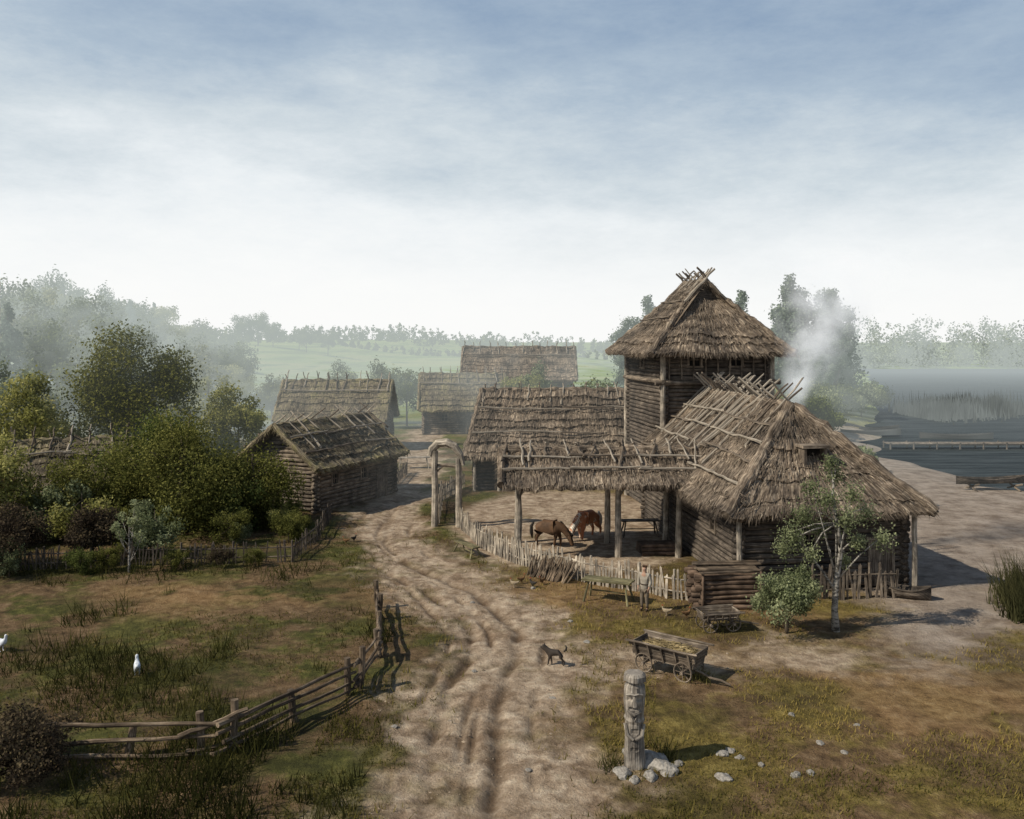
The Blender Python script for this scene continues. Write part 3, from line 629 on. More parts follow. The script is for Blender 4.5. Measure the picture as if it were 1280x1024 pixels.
nb=lambda x,y: ~(((np.abs(y-36.8)<2.6)&(x<-5)&(fb(x,y,2,43)>.42))|((x>5.5)&(y<31)&(fb(x,y,5,45)>.56)))
grass('meadow_grass',190000,16,60,.72,.04,.19,gm,lambda x,y:(fb(x,y,3.5,15)>.46)&nb(x,y),'short olive grass covering the meadow and verges',.018)
grass('verge_grass',70000,16,48,.35,.06,.28,gm,lambda x,y:(fb(x,y,1.4,16)>.49)&(np.abs(pathd(x,y,ROAD)[0])<1.7),'rough grass along the road verges',.018,1.1)
tg=leafmat('tall_grass_blades',(.014,.015,.006),(.052,.052,.016),(.22,.185,.065),.25)
grass('tall_grass',60000,19,42,.7,.25,.85,tg,lambda x,y:(fb(x,y,2.8,18)>.53)&(x<-3.6)&nb(x,y),'dark tall grass tufts in the meadow',.018)
grass('post_grass',320,0,0,0,.2,.6,tg,lambda x,y:x<99,'grass tufts around the carved post and wagon',.014,9,near=[(2.5,21.8,.16),(3.9,22.2,.12),(5.9,27.2,.2)])
grass('shore_grass',7000,0,0,0,.8,2.4,leafmat('shore_grass_blades',(.010,.012,.006),(.035,.037,.017),(.12,.11,.05),.25),lambda x,y:x<99,'dark spiky grass clump on the bare shore',.03,9,near=[(20.4,34.4,.5),(21.3,35.6,.6),(19.7,33.2,.4),(20.8,33.6,.5),(21.8,34.4,.5)],lean=.28)
n=3600; x=rng.uniform(59,80,n); y=134+rng.normal(0,4,n)+(x-66)*.6; h=rng.uniform(1.,3.4,n)*(.3+1.2*vn(x,y,4,3)); lx=rng.normal(0,.3,n)
V=np.stack([np.stack([x-.12,y,x*0-.8],1),np.stack([x+.12,y,x*0-.8],1),np.stack([x+lx,y,h-.8],1)],1).reshape(-1,3)
obj('reeds',npmesh('reeds',V,np.arange(len(V)).reshape(-1,3),leafmat('reed_blades',(.008,.011,.008),(.02,.025,.017),(.05,.055,.04)),rng.random(n)),kind='stuff',label='dark reeds standing in the lake',category='reeds')
# ------------------------------------------------------------ fences
def picket(pts,h,label,step=.16,mat=woodlt,w=.10,miss=.04):
    b=MB(); pts=[Vector((x,y,0)) for x,y in pts]
    for a,c in zip(pts[:-1],pts[1:]):
        L=(c-a).length; d=(c-a).normalized(); n=max(1,int(L/step)); ang=math.atan2(d.y,d.x)
        for k in range(n):
            if random.random()<miss: continue
            p=a+d*(k*step+random.uniform(-.03,.03)); z=gz(p.x,p.y); hh=h*random.uniform(.75,1.18)
            R=Matrix.Rotation(ang,3,'Z')@Matrix.Rotation(random.gauss(0,.08),3,'Y')@Matrix.Rotation(random.gauss(0,.06),3,'X')
            q=Vector((p.x,p.y,z+hh/2-.05)); b.box(q,(w*random.uniform(.7,1.2),.025,hh),R)
            top=[q+R@Vector((s*w*.5,0,hh/2)) for s in(-1,1)]; b.add([top[0],top[1],q+R@Vector((0,0,hh/2+.08))],[(0,1,2)],[[(0,0),(.1,0),(.05,.1)]])
        nrm=Vector((-d.y,d.x,0))*.035
        for zz in(.3,.75): 
            m=max(1,int(L/2))
            for k in range(m): 
                A=a.lerp(c,k/m);B=a.lerp(c,(k+1)/m); b.pole(A+nrm+Vector((0,0,gz(A.x,A.y)+h*zz)),B+nrm+Vector((0,0,gz(B.x,B.y)+h*zz)),.035,.035,5)
        for k in range(int(L/2.4)+1):
            p=a+d*min(k*2.4,L); z=gz(p.x,p.y); b.pole(p+nrm*2+Vector((0,0,z-.2)),p+nrm*2+Vector((0,0,z+h*1.1)),.055,.05,6)
    obj('picket_fence',b.mesh('picket_fence',mat),label=label,category='fence')
picket([(-3.1,50.2),(-1.7,45),(.3,41.3),(3.4,38.3),(6.6,35.9),(7.2,35.6)],1.1,'pale weathered picket fence around the stable yard')
picket([(-4.2,50.6),(-4.6,58),(-3.4,64)],1.2,'leaning picket fence running from the gate to the barn')
picket([(-24,40.2),(-18,41.3),(-10.4,41.9),(-10.2,46.5),(-10.8,53)],.95,'grey picket fence around the cottage garden',mat=wooddk,w=.07,miss=.15)
picket([(12.3,35.9),(16.0,36.2)],1.3,'tall grey pickets along the house front',mat=wood)
picket([(-8.6,64),(-8.4,71)],1.0,'short picket fence past the cottage',mat=wood)
def railfence(posts,label,rails):
    o=thing('rail_fence',(posts[0][0],posts[0][1],0),0,label,'fence'); ox,oy=posts[0][:2]
    for (x,y,h) in posts:
        b=MB(); z=gz(x,y); b.pole((x-ox,y-oy,z-.3),(x-ox+random.uniform(-.13,.13),y-oy+random.uniform(-.08,.08),z+h),.115,.095,9,.025); obj('post',b.mesh('post',woodbr),o)
    for (i,j,z0,z1) in rails:
        b=MB(); A=posts[i];B=posts[j]; jz=lambda:random.uniform(-.06,.06)
        a=Vector((A[0]-ox,A[1]-oy-.12,gz(A[0],A[1])+z0+jz())); c=Vector((B[0]-ox,B[1]-oy-.12,gz(B[0],B[1])+z1+jz())); d=(c-a).normalized()*.4
        r=random.uniform(.05,.072); b.pole(a-d*random.uniform(.5,1.5),c+d*random.uniform(.5,1.4),r,r*.72,7,.035,6); obj('rail',b.mesh('rail',woodbr),o)
    return o
railfence([(-11.6,22.1,.9),(-7.85,22.3,1.15),(-7.15,22.5,1.3),(-4.85,26.1,1.1),(-4.6,26.6,1.25),(-4.4,29.2,.95),(-5.1,33.4,1.),(-5.3,34.8,1.1),(-9.7,22.2,.8),(-6.0,24.3,.9),(-4.7,31.2,.9)],'old split-rail fence of brown timber enclosing the meadow',
  [(0,1,.82,.85),(0,1,.1,.15),(0,1,.45,.5),(2,3,.9,.85),(2,3,.62,.6),(2,3,.36,.36),(2,3,.12,.12),(1,2,.3,.3),(1,2,.8,.9),(4,5,.85,.7),(4,5,.55,.45),(4,5,.28,.2),(5,6,.8,.75),(5,6,.5,.5),(5,6,.2,.25),(6,7,.8,.75),(6,7,.45,.4)])
g=thing('gateway',(-3.7,49.9,0),math.radians(-8),'tall pale timber gateway with curved arch across two posts','gate')
for x,h in((-.7,4.3),(.7,3.9)):
    b=MB(); b.pole((x,0,-.2),(x*.97,0,h),.2,.17,9,.03); obj('gate_post',b.mesh('gate_post',woodlt),g)
b=MB(); b.tube([(-.98,0,4.0),(-.85,0,4.4),(-.5,0,4.72),(0,0,4.78),(.45,0,4.55),(.8,0,4.1),(.95,0,3.5)],[.16,.22,.24,.24,.22,.19,.12],9,jit=.12); obj('gate_arch',b.mesh('gate_arch',woodlt),g)
b=MB(); b.pole((-.68,0,3.5),(.68,0,3.4),.07,.07); b.pole((-.68,0,3.0),(-.2,0,3.45),.05); obj('cross_beam',b.mesh('cross_beam',wood),g)
# ------------------------------------------------------------ yard props
fw=thing('firewood_stack',(1.85,39.15,0),math.radians(-42),'heap of split sticks leaning on the picket fence','firewood')
b=MB()
for k in range(80):
    x=random.uniform(-1.1,1.1); h=random.uniform(.5,.95); b.pole((x,-.45+random.uniform(-.15,.15),0),(x+random.uniform(-.35,.35),.1,h),.035*random.uniform(.7,1.5),.03,5,.01,2)
obj('stick_pile',b.mesh('stick_pile',woodbr),fw)
def trestle(x,y,rot,L,W,H,label,mat,name='trestle_table'):
    t=thing(name,(x,y,gz(x,y)),rot,label,'table'); b=MB()
    for k in range(3): b.box((random.uniform(-.05,.05),-W/2+W*(k+.5)/3,H),(L,W/3-.02,.06))
    obj('table_top',b.mesh('table_top',mat),t)
    for sx in(-1,1):
        for sy in(-1,1):
            q=MB(); q.pole((sx*(L/2-.2)+sx*.12,sy*(W/2+.1),-.03),(sx*(L/2-.25),sy*W*.25,H-.03),.045,.04,6,.01); obj('leg',q.mesh('leg',mat),t)
    q=MB(); q.pole((-L/2+.25,0,H*.45),(L/2-.25,0,H*.45),.03); obj('crossbar',q.mesh('crossbar',mat),t)
trestle(3.9,35.6,math.radians(-22),2.0,.75,.85,'green-grey plank trestle table outside the fence',woodgr)
trestle(-2.2,43.4,math.radians(-58),1.9,.45,.5,'long plank bench on the verge beside the fence',woodgr,'plank_bench')
trestle(6.9,47.6,math.radians(5),2.1,.6,.85,'rough wooden rack table inside the stable yard',wood,'work_table')
trestle(-8.2,73.5,math.radians(10),2.6,.8,.9,'pale plank table beside the village road',woodlt)
wp=thing('firewood_stack',(7.2,43.9,0),.1,'low pile of brown cut logs on the yard floor','firewood'); b=MB()
for r_ in range(3):
    for k in range(7-r_): b.pole((-.9,-.5+.2*k+.1*r_-.2,.1+.17*r_),(.9,-.5+.2*k+.1*r_-.2,.1+.17*r_),.095,.085,7,.02,3)
obj('log_pile',b.mesh('log_pile',woodred),wp)
lb=thing('log_stack',(8.55,35.3,0),math.radians(3),'low weathered stack of brown logs held by stakes','firewood')
b=MB()
for r_ in range(7):
    z=.11+.19*r_
    for y in(-.8,-.4,0,.4,.8): 
        if r_==6 and random.random()<.35: continue
        b.pole((-1.35+random.uniform(-.2,.15),y,z),(1.35+random.uniform(-.15,.2),y,z),.105*random.uniform(.85,1.12),.09,8,.03)
for sx in(-1.15,1.15): b.pole((sx,-.95,-.1),(sx,-.93,1.5),.06,.05)
obj('log_row',b.mesh('log_row',woodred,True),lb)
b=MB()
for k in range(5): b.box((random.uniform(-.25,.25),-.75+.38*k+random.uniform(-.05,.05),1.43+random.uniform(0,.04)),(2.7+random.uniform(-.4,.2),.24,.045),Matrix.Rotation(random.gauss(0,.07),3,'Z'))
obj('loose_plank',b.mesh('loose_plank',woodbr),lb)
def wheelmesh(r,mat,nsp=8):
    b=MB(); b.tube([(math.cos(a)*r*.93,0,math.sin(a)*r*.93) for a in np.linspace(0,2*math.pi,24,endpoint=False)],r*.085,6,closed=True)
    for k in range(nsp): a=2*math.pi*k/nsp; b.pole((0,0,0),(math.cos(a)*r*.9,0,math.sin(a)*r*.9),r*.05,r*.04,6,0,1)
    b.tube([(0,-.11,0),(0,.11,0)],r*.17,10); return b.mesh('wheel',mat)
def wagon(x,y,rot,L,W,label,r=.36,side_h=.42,name='farm_wagon',load=True,mat=wood):
    z=gz(x,y); t=thing(name,(x,y,z),rot,label,'cart'); wm=wheelmesh(r,wood); fl=r+.16
    for sx in(-1,1):
        for sy in(-1,1): obj('wheel',wm,t,(sx*L*.34,sy*(W*.5+.02),r))
        b=MB(); b.pole((sx*L*.34,-W*.5-.05,r),(sx*L*.34,W*.5+.05,r),.045); b.box((sx*L*.34,0,r+.08),(.12,W*.7,.1)); obj('axle',b.mesh('axle',wood),t)
    b=MB()
    for k in range(4): b.box((0,-W*.36+W*.24*k,fl),(L,W*.22,.04))
    for s in(-1,1):
        R=Matrix.Rotation(-s*.38,3,'X')
        for k in range(3): b.box((random.uniform(-.05,.05),s*(W*.48+.055*k),fl+.08+side_h/3*k*.95+.03),(L*(1.04+.04*k),.03,side_h/3*.9),R@Matrix.Rotation(random.gauss(0,.012),3,'Y'))
        for k in range(5): 
            xx=-L/2+.08+(L-.16)*k/4; b.box((xx,s*(W*.48+.11),fl+side_h*.5),(.05,.04,side_h*1.2),R)
        b.pole((-L*.62,s*(W*.48+.2),fl+side_h),(L*.62,s*(W*.48+.2),fl+side_h+.02),.035)
    for s in(-1,1):
        R=Matrix.Rotation(s*.2,3,'Y')
        for k in range(3): b.box((s*(L*.5+.03*k),0,fl+.08+side_h/3*k*.95),(.03,W*(.98+.1*k),side_h/3*.92),R)
    obj('wagon_body',b.mesh('wagon_body',mat),t)
    b=MB(); b.pole((L*.4,0,r),(L*.5+1.0,.1,.08),.04,.03); obj('shaft',b.mesh('shaft',wood),t)
    if load:
        b=MB(); 
        for k in range(700):
            px=random.uniform(-L*.45,L*.45);py=random.uniform(-W*.42,W*.42); pz=fl+side_h*.55+.12*(1-abs(px)/L*2)+random.uniform(-.06,.08); a=random.uniform(0,6.28); l=.2
            b.tube([(px-math.cos(a)*l,py-math.sin(a)*l*.6,pz-.03),(px+math.cos(a)*l,py+math.sin(a)*l*.6,pz+random.uniform(-.03,.05))],.012,3,False)
        b.box((0,0,fl+side_h*.35),(L*.9,W*.8,.28)); o=obj('straw_load',b.mesh('straw_load',straw),None,(x,y,z),rot,label='heap of dry straw lying in the wooden wagon',category='straw')
wagon(4.95,27.7,math.radians(-38),2.0,.8,'wooden farm wagon with flared plank sides and spoked wheels',r=.31,side_h=.5)
wagon(7.5,32.0,math.radians(12),1.3,.6,'small wooden handcart standing before the log stack',r=.3,side_h=.24,name='hand_cart',load=False)
# carved post
cp=thing('carved_idol',(3.05,21.9,gz(3.05,21.9)),math.radians(-8),'weathered grey wooden idol post carved with a face','statue'); cp.scale=(1.13,1.13,1.)
prof=[(-.2,.27),(.1,.26),(.35,.24),(.8,.225),(1.1,.215),(1.18,.245),(1.26,.215),(1.45,.235),(1.62,.25),(1.86,.26),(2.02,.245),(2.06,.20),(2.12,.20),(2.15,.27),(2.27,.265),(2.32,.2)]
b=MB(); nseg=28; vs=[];fs=[];uvs=[]
PR=[]
for (z0,r0),(z1,r1) in zip(prof[:-1],prof[1:]):
    m=max(1,int((z1-z0)/.03)); 
    for k in range(m): t=k/m; PR.append((z0+(z1-z0)*t,r0+(r1-r0)*t))
PR.append(prof[-1])
for (z,r_) in PR:
    for k in range(nseg):
        a=2*math.pi*k/nseg; rr=r_*(1+.12*noise.noise((math.cos(a)*3,math.sin(a)*3,z*.7))+.09*noise.noise((math.cos(a)*9,math.sin(a)*9,z*1.2))+.06*noise.noise((math.cos(a)*20,math.sin(a)*20,z*1.)))
        f=math.cos(a+math.pi/2); side_=abs(math.sin(a+math.pi/2))
        if f>.45:
            if abs(z-1.76)<.07 and .15<side_<.75: rr-=.06
            if abs(z-1.5)<.03 and side_<.6: rr-=.05
            if .45<z<1.05 and (int((z*9))%2==0) and side_<.4: rr-=.035
        rr*= (1-.10*max(0,abs(math.cos(2*a))-.7))
        vs.append((math.cos(a)*rr*.92,math.sin(a)*rr,z))
for i in range(len(PR)-1):
    for k in range(nseg):
        k2=(k+1)%nseg; fs.append((i*nseg+k,i*nseg+k2,(i+1)*nseg+k2,(i+1)*nseg+k)); uvs.append([(k*.08,PR[i][0]),(k*.08+.08,PR[i][0]),(k*.08+.08,PR[i+1][0]),(k*.08,PR[i+1][0])])
fs.append(tuple((len(PR)-1)*nseg+k for k in range(nseg))); uvs.append([(0,0)]*nseg)
b.add(vs,fs,uvs); idm=streak('silver_carved_wood',(.05,.042,.035),(.25,.225,.2),(.52,.49,.44),26,1.2,big=2,bs=1.); obj('carved_trunk',b.mesh('carved_trunk',idm),cp)
b=MB(); b.tube([(0,-.25,1.86),(0,-.31,1.7),(0,-.33,1.62),(0,-.25,1.6)],[.03,.045,.05,.03],7); obj('nose',b.mesh('nose',idm),cp)
b=MB(); b.tube([(-.17,-.2,1.84),(-.08,-.265,1.88),(0,-.28,1.86),(.08,-.265,1.88),(.17,-.2,1.84)],.03,6); obj('brow',b.mesh('brow',idm),cp)
b=MB(); b.tube([(-.15,-.2,1.44),(0,-.27,1.38),(.15,-.2,1.44)],[.03,.05,.03],6); b.tube([(-.1,-.23,1.4),(0,-.26,1.22),(.1,-.23,1.4)],[.03,.04,.03],6); obj('beard',b.mesh('beard',idm),cp)
for s in(-1,1): b=MB(); b.tube([(s*.2,-.12,1.1),(s*.16,-.2,.85),(s*.02,-.24,.75)],[.04,.045,.04],7); obj('carved_arm',b.mesh('carved_arm',idm),cp)
def stonemesh(i):
    bm=bmesh.new(); bmesh.ops.create_icosphere(bm,subdivisions=3,radius=1)
    for v in bm.verts: v.co*=1+.45*noise.noise(v.co*1.1+Vector((i*5.1,0,0)))+.15*noise.noise(v.co*3+Vector((i*3.,0,0))); v.co.z*=.55
    me=bpy.data.meshes.new('stone'); bm.to_mesh(me); bm.free(); me.materials.append(stone); return me
SM=[stonemesh(i) for i in range(5)]
st=[(3.55,22.0,.46),(3.85,21.6,.28),(2.7,21.5,.26),(3.35,21.3,.22),(3.1,22.5,.3),(2.95,21.15,.16),(4.15,21.9,.15),(5.35,22.4,.17),(5.6,22.6,.14),(5.75,22.2,.12),(5.1,21.2,.2),(6.9,21.4,.15),(7.3,21.5,.12),(8.05,23.0,.11),(6.2,21.9,.1),(8.5,22.5,.1),(1.2,26,.1),(-1.2,28,.09),(2.6,30.6,.13),(2.2,33.,.11),(-3.2,24,.1),(-1.6,35.5,.1),(.9,37.6,.14),(7.8,24.6,.1),(9.4,24,.09),(.4,21.7,.09)]
for x,y,s in st:
    o=obj('stone',random.choice(SM),None,(x,y,gz(x,y)+s*.03),random.random()*6,label='grey field stone half sunk in the dirt',category='stone',group='loose stones on the ground'); o.scale=(s,s*.8,s)
n=6500; px=rng.uniform(-7,12,n); py=18.5+24*rng.random(n)**1.3; rd,sd,_=masks(px,py); keep=((rd+sd)>.25)&(fb(px,py,1.5,51)>.42); px=px[keep];py=py[keep]; pz=hz(px,py); s=rng.uniform(.012,.034,len(px))*(1+1.2*(rng.random(len(px))<.06))
oc=np.array([(1,0,0),(0,1,0),(-1,0,0),(0,-1,0),(0,0,.7)]); 
P=np.stack([px,py,pz],1)[:,None,:]+oc[None]*s[:,None,None]*rng.uniform(.6,1.4,(len(px),5,1)); ids=np.arange(len(px))[:,None,None]*5+np.array([(0,1,4),(1,2,4),(2,3,4),(3,0,4)])[None]
obj('gravel',npmesh('gravel',P.reshape(-1,3),ids.reshape(-1,3),mottle('earthy_pebble',(.10,.075,.052),(.36,.28,.20),.7)),kind='stuff',label='small pebbles scattered over the dirt road',category='gravel')
# ------------------------------------------------------------ boats & jetty
def boat(x,y,z,rot,L,W,H,label,mat=wood,tilt=0):
    t=thing('rowing_boat',(x,y,z),(tilt,0,rot),label,'boat'); b=MB(); n=14; m=8
    def sec(u,inn):
        s=2*u-1; w=W/2*(1-abs(s)**2.6)+.02; h=H*(1+.55*s*s); P=[]
        for k in range(m+1):
            a=math.pi*k/m; P.append((s*L/2*(1-.02*inn),-math.cos(a)*w*(1-inn*.12),h-h*math.sin(a)**.75*(1-.12*inn)))
        return P
    for inn in(0,1):
        vs=[];fs=[];uvs=[]
        for i in range(n+1): vs+=sec(i/n,inn)
        for i in range(n):
            for k in range(m):
                f=(i*(m+1)+k,i*(m+1)+k+1,(i+1)*(m+1)+k+1,(i+1)*(m+1)+k); fs.append(f); uvs.append([(vs[j][1]+vs[j][2],vs[j][0]) for j in f])
        b.add(vs,fs,uvs)
    for s in(0,m): b.tube([sec(i/n,0)[s] for i in range(n+1)],.035,6)
    obj('hull',b.mesh('hull',mat),t)
    for xx in(-.22,.18):
        q=MB(); q.box((xx*L,0,H*.85),(.25,W*.86,.04)); obj('thwart',q.mesh('thwart',mat),t)
    return t
tar=mottle('tarred_boat_wood',(.012,.010,.009),(.04,.034,.03),3)
boat(42.0,103,-.5,.12,7.5,1.5,.5,'long dark wooden boat moored at the shore',tar); boat(51,101,-.72,-.08,8.2,1.5,.5,'long dark wooden boat floating near the jetty',tar)
boat(45.5,109,-.7,.3,6,1.4,.5,'dark wooden boat drawn up by the reeds',tar)
boat(34.0,62.5,gz(34.0,62.5)+.42,.1,5.2,1.,.36,'slim grey boat resting on crossed logs',wooddk)
boat(16.2,36.2,gz(16.2,36.2),-.5,1.9,.75,.38,'small dark dugout boat beside the house corner',wooddk)
rk=thing('boat_rack',(34.1,62.5,gz(34,62.5)),0,'crossed log rack under the slim boat','rack')
for x in(-1.5,1.5): 
    b=MB(); b.pole((x,-.9,0),(x,.9,.5),.07); b.pole((x+.1,.9,0),(x+.1,-.9,.5),.07); b.pole((x-.05,0,.25),(x+.15,0,.25),.05); obj('crossed_log',b.mesh('crossed_log',wood),rk)
j=thing('jetty',(39,91.5,0),0,'long low plank jetty reaching into the lake','pier'); b=MB()
for k in range(100): b.box((k*.32,0,-.05+random.uniform(-.01,.01)),(.28,1.7,.06))
obj('deck',b.mesh('deck',wood),j)
b=MB()
for k in range(14):
    for s in(-.8,.8): b.pole((k*2.4,s,-2),(k*2.4,s,.1),.09)
for s in(-.75,.75): b.pole((0,s,-.15),(32,s,-.15),.08)
obj('jetty_post',b.mesh('jetty_post',wooddk),j)
# ------------------------------------------------------------ living things
def skin(name,J,E,mat,parent,sub=2,root=None):
    names=list(J); me=bpy.data.meshes.new(name); me.from_pydata([J[k][0] for k in names],[(names.index(a),names.index(c)) for a,c in E],[])
    o=bpy.data.objects.new(name,me); COL.objects.link(o); md=o.modifiers.new('s','SKIN'); md.use_smooth_shade=True
    sv=me.skin_vertices[0].data
    for i,k in enumerate(names):
        r=J[k][1]; sv[i].radius=(r,r) if not hasattr(r,'__len__') else r; sv[i].use_root=(k==(root or names[0]))
    md2=o.modifiers.new('d','SUBSURF'); md2.levels=sub; md2.render_levels=sub
    bpy.context.view_layer.update(); dg=bpy.context.evaluated_depsgraph_get(); m2=bpy.data.meshes.new_from_object(o.evaluated_get(dg)); o.modifiers.clear(); o.data=m2; m2.materials.clear(); m2.materials.append(mat)
    m2.polygons.foreach_set('use_smooth',[True]*len(m2.polygons))
    if parent:o.parent=parent
    return o
def fur(name,c1,c2,sc=2.2): return mottle(name,c1,c2,sc,.75,.2,.01,spec=.3)
def horse(x,y,rot,mat,mane,label,blaze=None,sc=1.):
    t=thing('horse',(x,y,gz(x,y)-.01),rot,label,'horse'); t.scale=(sc,sc*1.1,sc)
    J=dict(mid=((0,0,1.13),(.37,.41)),chest=((.48,0,1.14),(.33,.40)),rump=((-.58,0,1.22),(.36,.36)),tr=((-.86,0,1.2),.19),n0=((.8,0,1.2),(.2,.30)),n1=((1.06,0,.92),(.15,.22)),n2=((1.26,0,.62),.14),hd=((1.36,0,.42),.14),mz=((1.46,0,.14),.088),
      e1=((1.3,.1,.70),.03),e1b=((1.3,.13,.82),.015),e2=((1.3,-.1,.70),.03),e2b=((1.3,-.13,.82),.015))
    E=[('mid','chest'),('mid','rump'),('rump','tr'),('chest','n0'),('n0','n1'),('n1','n2'),('n2','hd'),('hd','mz'),('n2','e1'),('e1','e1b'),('n2','e2'),('e2','e2b')]
    for s,n in((1,'l'),(-1,'r')):
        o=.10*s
        J.update({'fa'+n:((.52,.18*s,.84),.16),'fb'+n:((.55+o,.18*s,.46),.085),'fc'+n:((.52+o*1.3,.18*s,.14),.058),'fd'+n:((.57+o*1.3,.18*s,.04),.075),
          'ha'+n:((-.62,.18*s,.94),.21),'hb'+n:((-.52,.19*s,.75),.15),'hc'+n:((-.80-o,.18*s,.49),.08),'hd'+n:((-.76-o,.18*s,.14),.058),'he'+n:((-.71-o,.18*s,.04),.075)})
        E+=[('chest','fa'+n),('fa'+n,'fb'+n),('fb'+n,'fc'+n),('fc'+n,'fd'+n),('rump','ha'+n),('ha'+n,'hb'+n),('hb'+n,'hc'+n),('hc'+n,'hd'+n),('hd'+n,'he'+n)]
    skin('body',J,E,mat,t)
    b=MB(); b.tube([(-.95,0,1.35),(-1.1,0,1.1),(-1.1,0,.75),(-1.04,0,.4)],[.06,.10,.11,.04],8,jit=.1); obj('tail',b.mesh('tail',mane,True),t)
    b=MB(); 
    for k in range(9):
        u=k/8; p=Vector((.72,0,1.48)).lerp(Vector((1.36,0,.80)),u); b.tube([p,p+Vector((.04,.12,-.06)),p+Vector((-.02,.2,-.28))],[.055,.055,.015],6)
    obj('mane',b.mesh('mane',mane,True),t)
    if blaze:
        b=MB(); b.tube([(1.42,0,.62),(1.5,0,.42),(1.56,0,.18)],[.04,.065,.045],8); obj('blaze',b.mesh('blaze',blaze,True),t)
bay=fur('bay_coat',(.04,.022,.012),(.12,.065,.033)); black=fur('dark_hair',(.012,.01,.009),(.03,.025,.02)); cream=fur('cream_hair',(.45,.4,.34),(.68,.63,.56))
chest_=mottle('chestnut_pied_coat',(.32,.12,.06),(.40,.17,.085),1.1,.7,.1,.01,c3=(.68,.6,.5))
horse(1.9,45.3,math.radians(-22),bay,black,'dark bay horse grazing with head lowered in the yard',None,.88)
horse(4.05,47.2,math.radians(224),chest_,cream,'chestnut and white horse grazing beside a bay',cream,.96)
d=thing('dog',(1.4,28.5,gz(1.4,28.5)),math.radians(168),'dark shaggy dog standing on the dirt road','dog')
J=dict(mid=((0,0,.44),.12),ch=((.2,0,.43),(.13,.16)),ru=((-.24,0,.46),.12),n=((.36,0,.56),.09),hd=((.46,0,.63),.08),mz=((.58,0,.59),.038),e1=((.43,.05,.7),.02),e1b=((.43,.06,.75),.01),e2=((.43,-.05,.7),.02),e2b=((.43,-.06,.75),.01))
E=[('mid','ch'),('mid','ru'),('ch','n'),('n','hd'),('hd','mz'),('hd','e1'),('e1','e1b'),('hd','e2'),('e2','e2b')]
for s,n in((1,'l'),(-1,'r')):
    o=.04*s
    J.update({'a'+n:((.2,.07*s,.32),.06),'b'+n:((.2+o,.07*s,.17),.035),'c'+n:((.2+o*1.6,.07*s,.03),.028),'p'+n:((.24+o*1.6,.07*s,.02),.028),'h'+n:((-.24,.07*s,.34),.08),'i'+n:((-.2-o,.07*s,.26),.05),'k'+n:((-.32-o,.07*s,.16),.03),'l'+n:((-.3-o,.07*s,.03),.025),'m'+n:((-.26-o,.07*s,.02),.028)})
    E+=[('ch','a'+n),('a'+n,'b'+n),('b'+n,'c'+n),('c'+n,'p'+n),('ru','h'+n),('h'+n,'i'+n),('i'+n,'k'+n),('k'+n,'l'+n),('l'+n,'m'+n)]
skin('body',J,E,fur('dark_dog_coat',(.018,.014,.011),(.06,.045,.035)),d); d.scale=(.85,.85,.9)
b=MB(); b.tube([(-.33,0,.5),(-.4,0,.56),(-.44,0,.66),(-.4,0,.74)],[.03,.045,.035,.01],7,jit=.1); obj('tail',b.mesh('tail',black,True),d)
def bird(kind,x,y,rot,mat,label,s=1.,neck=.0):
    t=thing(kind,(x,y,gz(x,y)),rot,label,'goose' if kind=='goose' else 'hen'); t.scale=(s,s,s)
    J=dict(b=((0,0,.24),(.10,.10)),f=((.12,0,.25),.08),r=((-.13,0,.26),.07),t=((-.25,0,.33),.03),n=((.17,0,.33+neck*.4),.04),h=((.19,0,.41+neck),.038),l1=((.0,.05,.12),.02),l2=((.0,.05,.02),.01),k1=((.05,.05,.008),.01),r1=((.0,-.05,.12),.02),r2=((.0,-.05,.02),.01),k2=((.05,-.05,.008),.01))
    skin('body',J,[('b','f'),('b','r'),('r','t'),('f','n'),('n','h'),('b','l1'),('l1','l2'),('l2','k1'),('b','r1'),('r1','r2'),('r2','k2')],mat,t)
    b=MB(); b.tube([(.22,0,.41+neck),(.29,0,.395+neck)],[.018,.004],6); obj('beak',b.mesh('beak',straw),t)
    if kind=='hen':
        b=MB(); b.tube([(.15,0,.455),(.19,0,.475),(.22,0,.45)],[.01,.02,.008],6); obj('comb',b.mesh('comb',redm),t)
redm=mottle('comb_red',(.3,.03,.02),(.4,.05,.03)); wf=mottle('white_feather',(.48,.51,.56),(.72,.75,.8),8,.8,.1); bf=mottle('brown_feather',(.08,.045,.02),(.2,.11,.05),8); tf=mottle('tan_feather',(.2,.15,.09),(.42,.34,.24),8)
bird('goose',-11.8,27.7,2.0,wf,'white goose standing in the meadow grass',1.3,.06); bird('goose',-17.3,29.8,-.4,wf,'white goose standing in the meadow grass',1.3,.06)
HL_={'brown_feather':'small brown hen pecking on the dirt','dark_hair':'small black hen walking on the dirt','tan_feather':'small pale tan hen walking on the dirt'}
for x,y,r_,m_ in((.4,38.3,.5,bf),(.9,37.7,2.4,black),(1.3,38.1,4,bf),(.1,37.6,3,tf),(-8.3,46.2,1,black),(-8.6,45.6,3,bf),(5.9,33.6,2.8,tf),(6.6,33.3,.4,bf)):
    bird('hen',x,y,r_,m_,HL_[m_.name],.85)
p=thing('person',(5.15,34.2,gz(5.15,34.2)),math.radians(150),'man in pale linen tunic and trousers standing by the fence','person')
skn=mottle('skin_tone',(.30,.18,.125),(.40,.25,.18),5,.6,.05); lin=mottle('linen_tunic',(.20,.175,.14),(.34,.305,.255),9,.9,.3); tro=mottle('brown_trousers',(.10,.08,.06),(.18,.145,.11),9); lea=mottle('boot_leather',(.03,.02,.014),(.06,.04,.028))
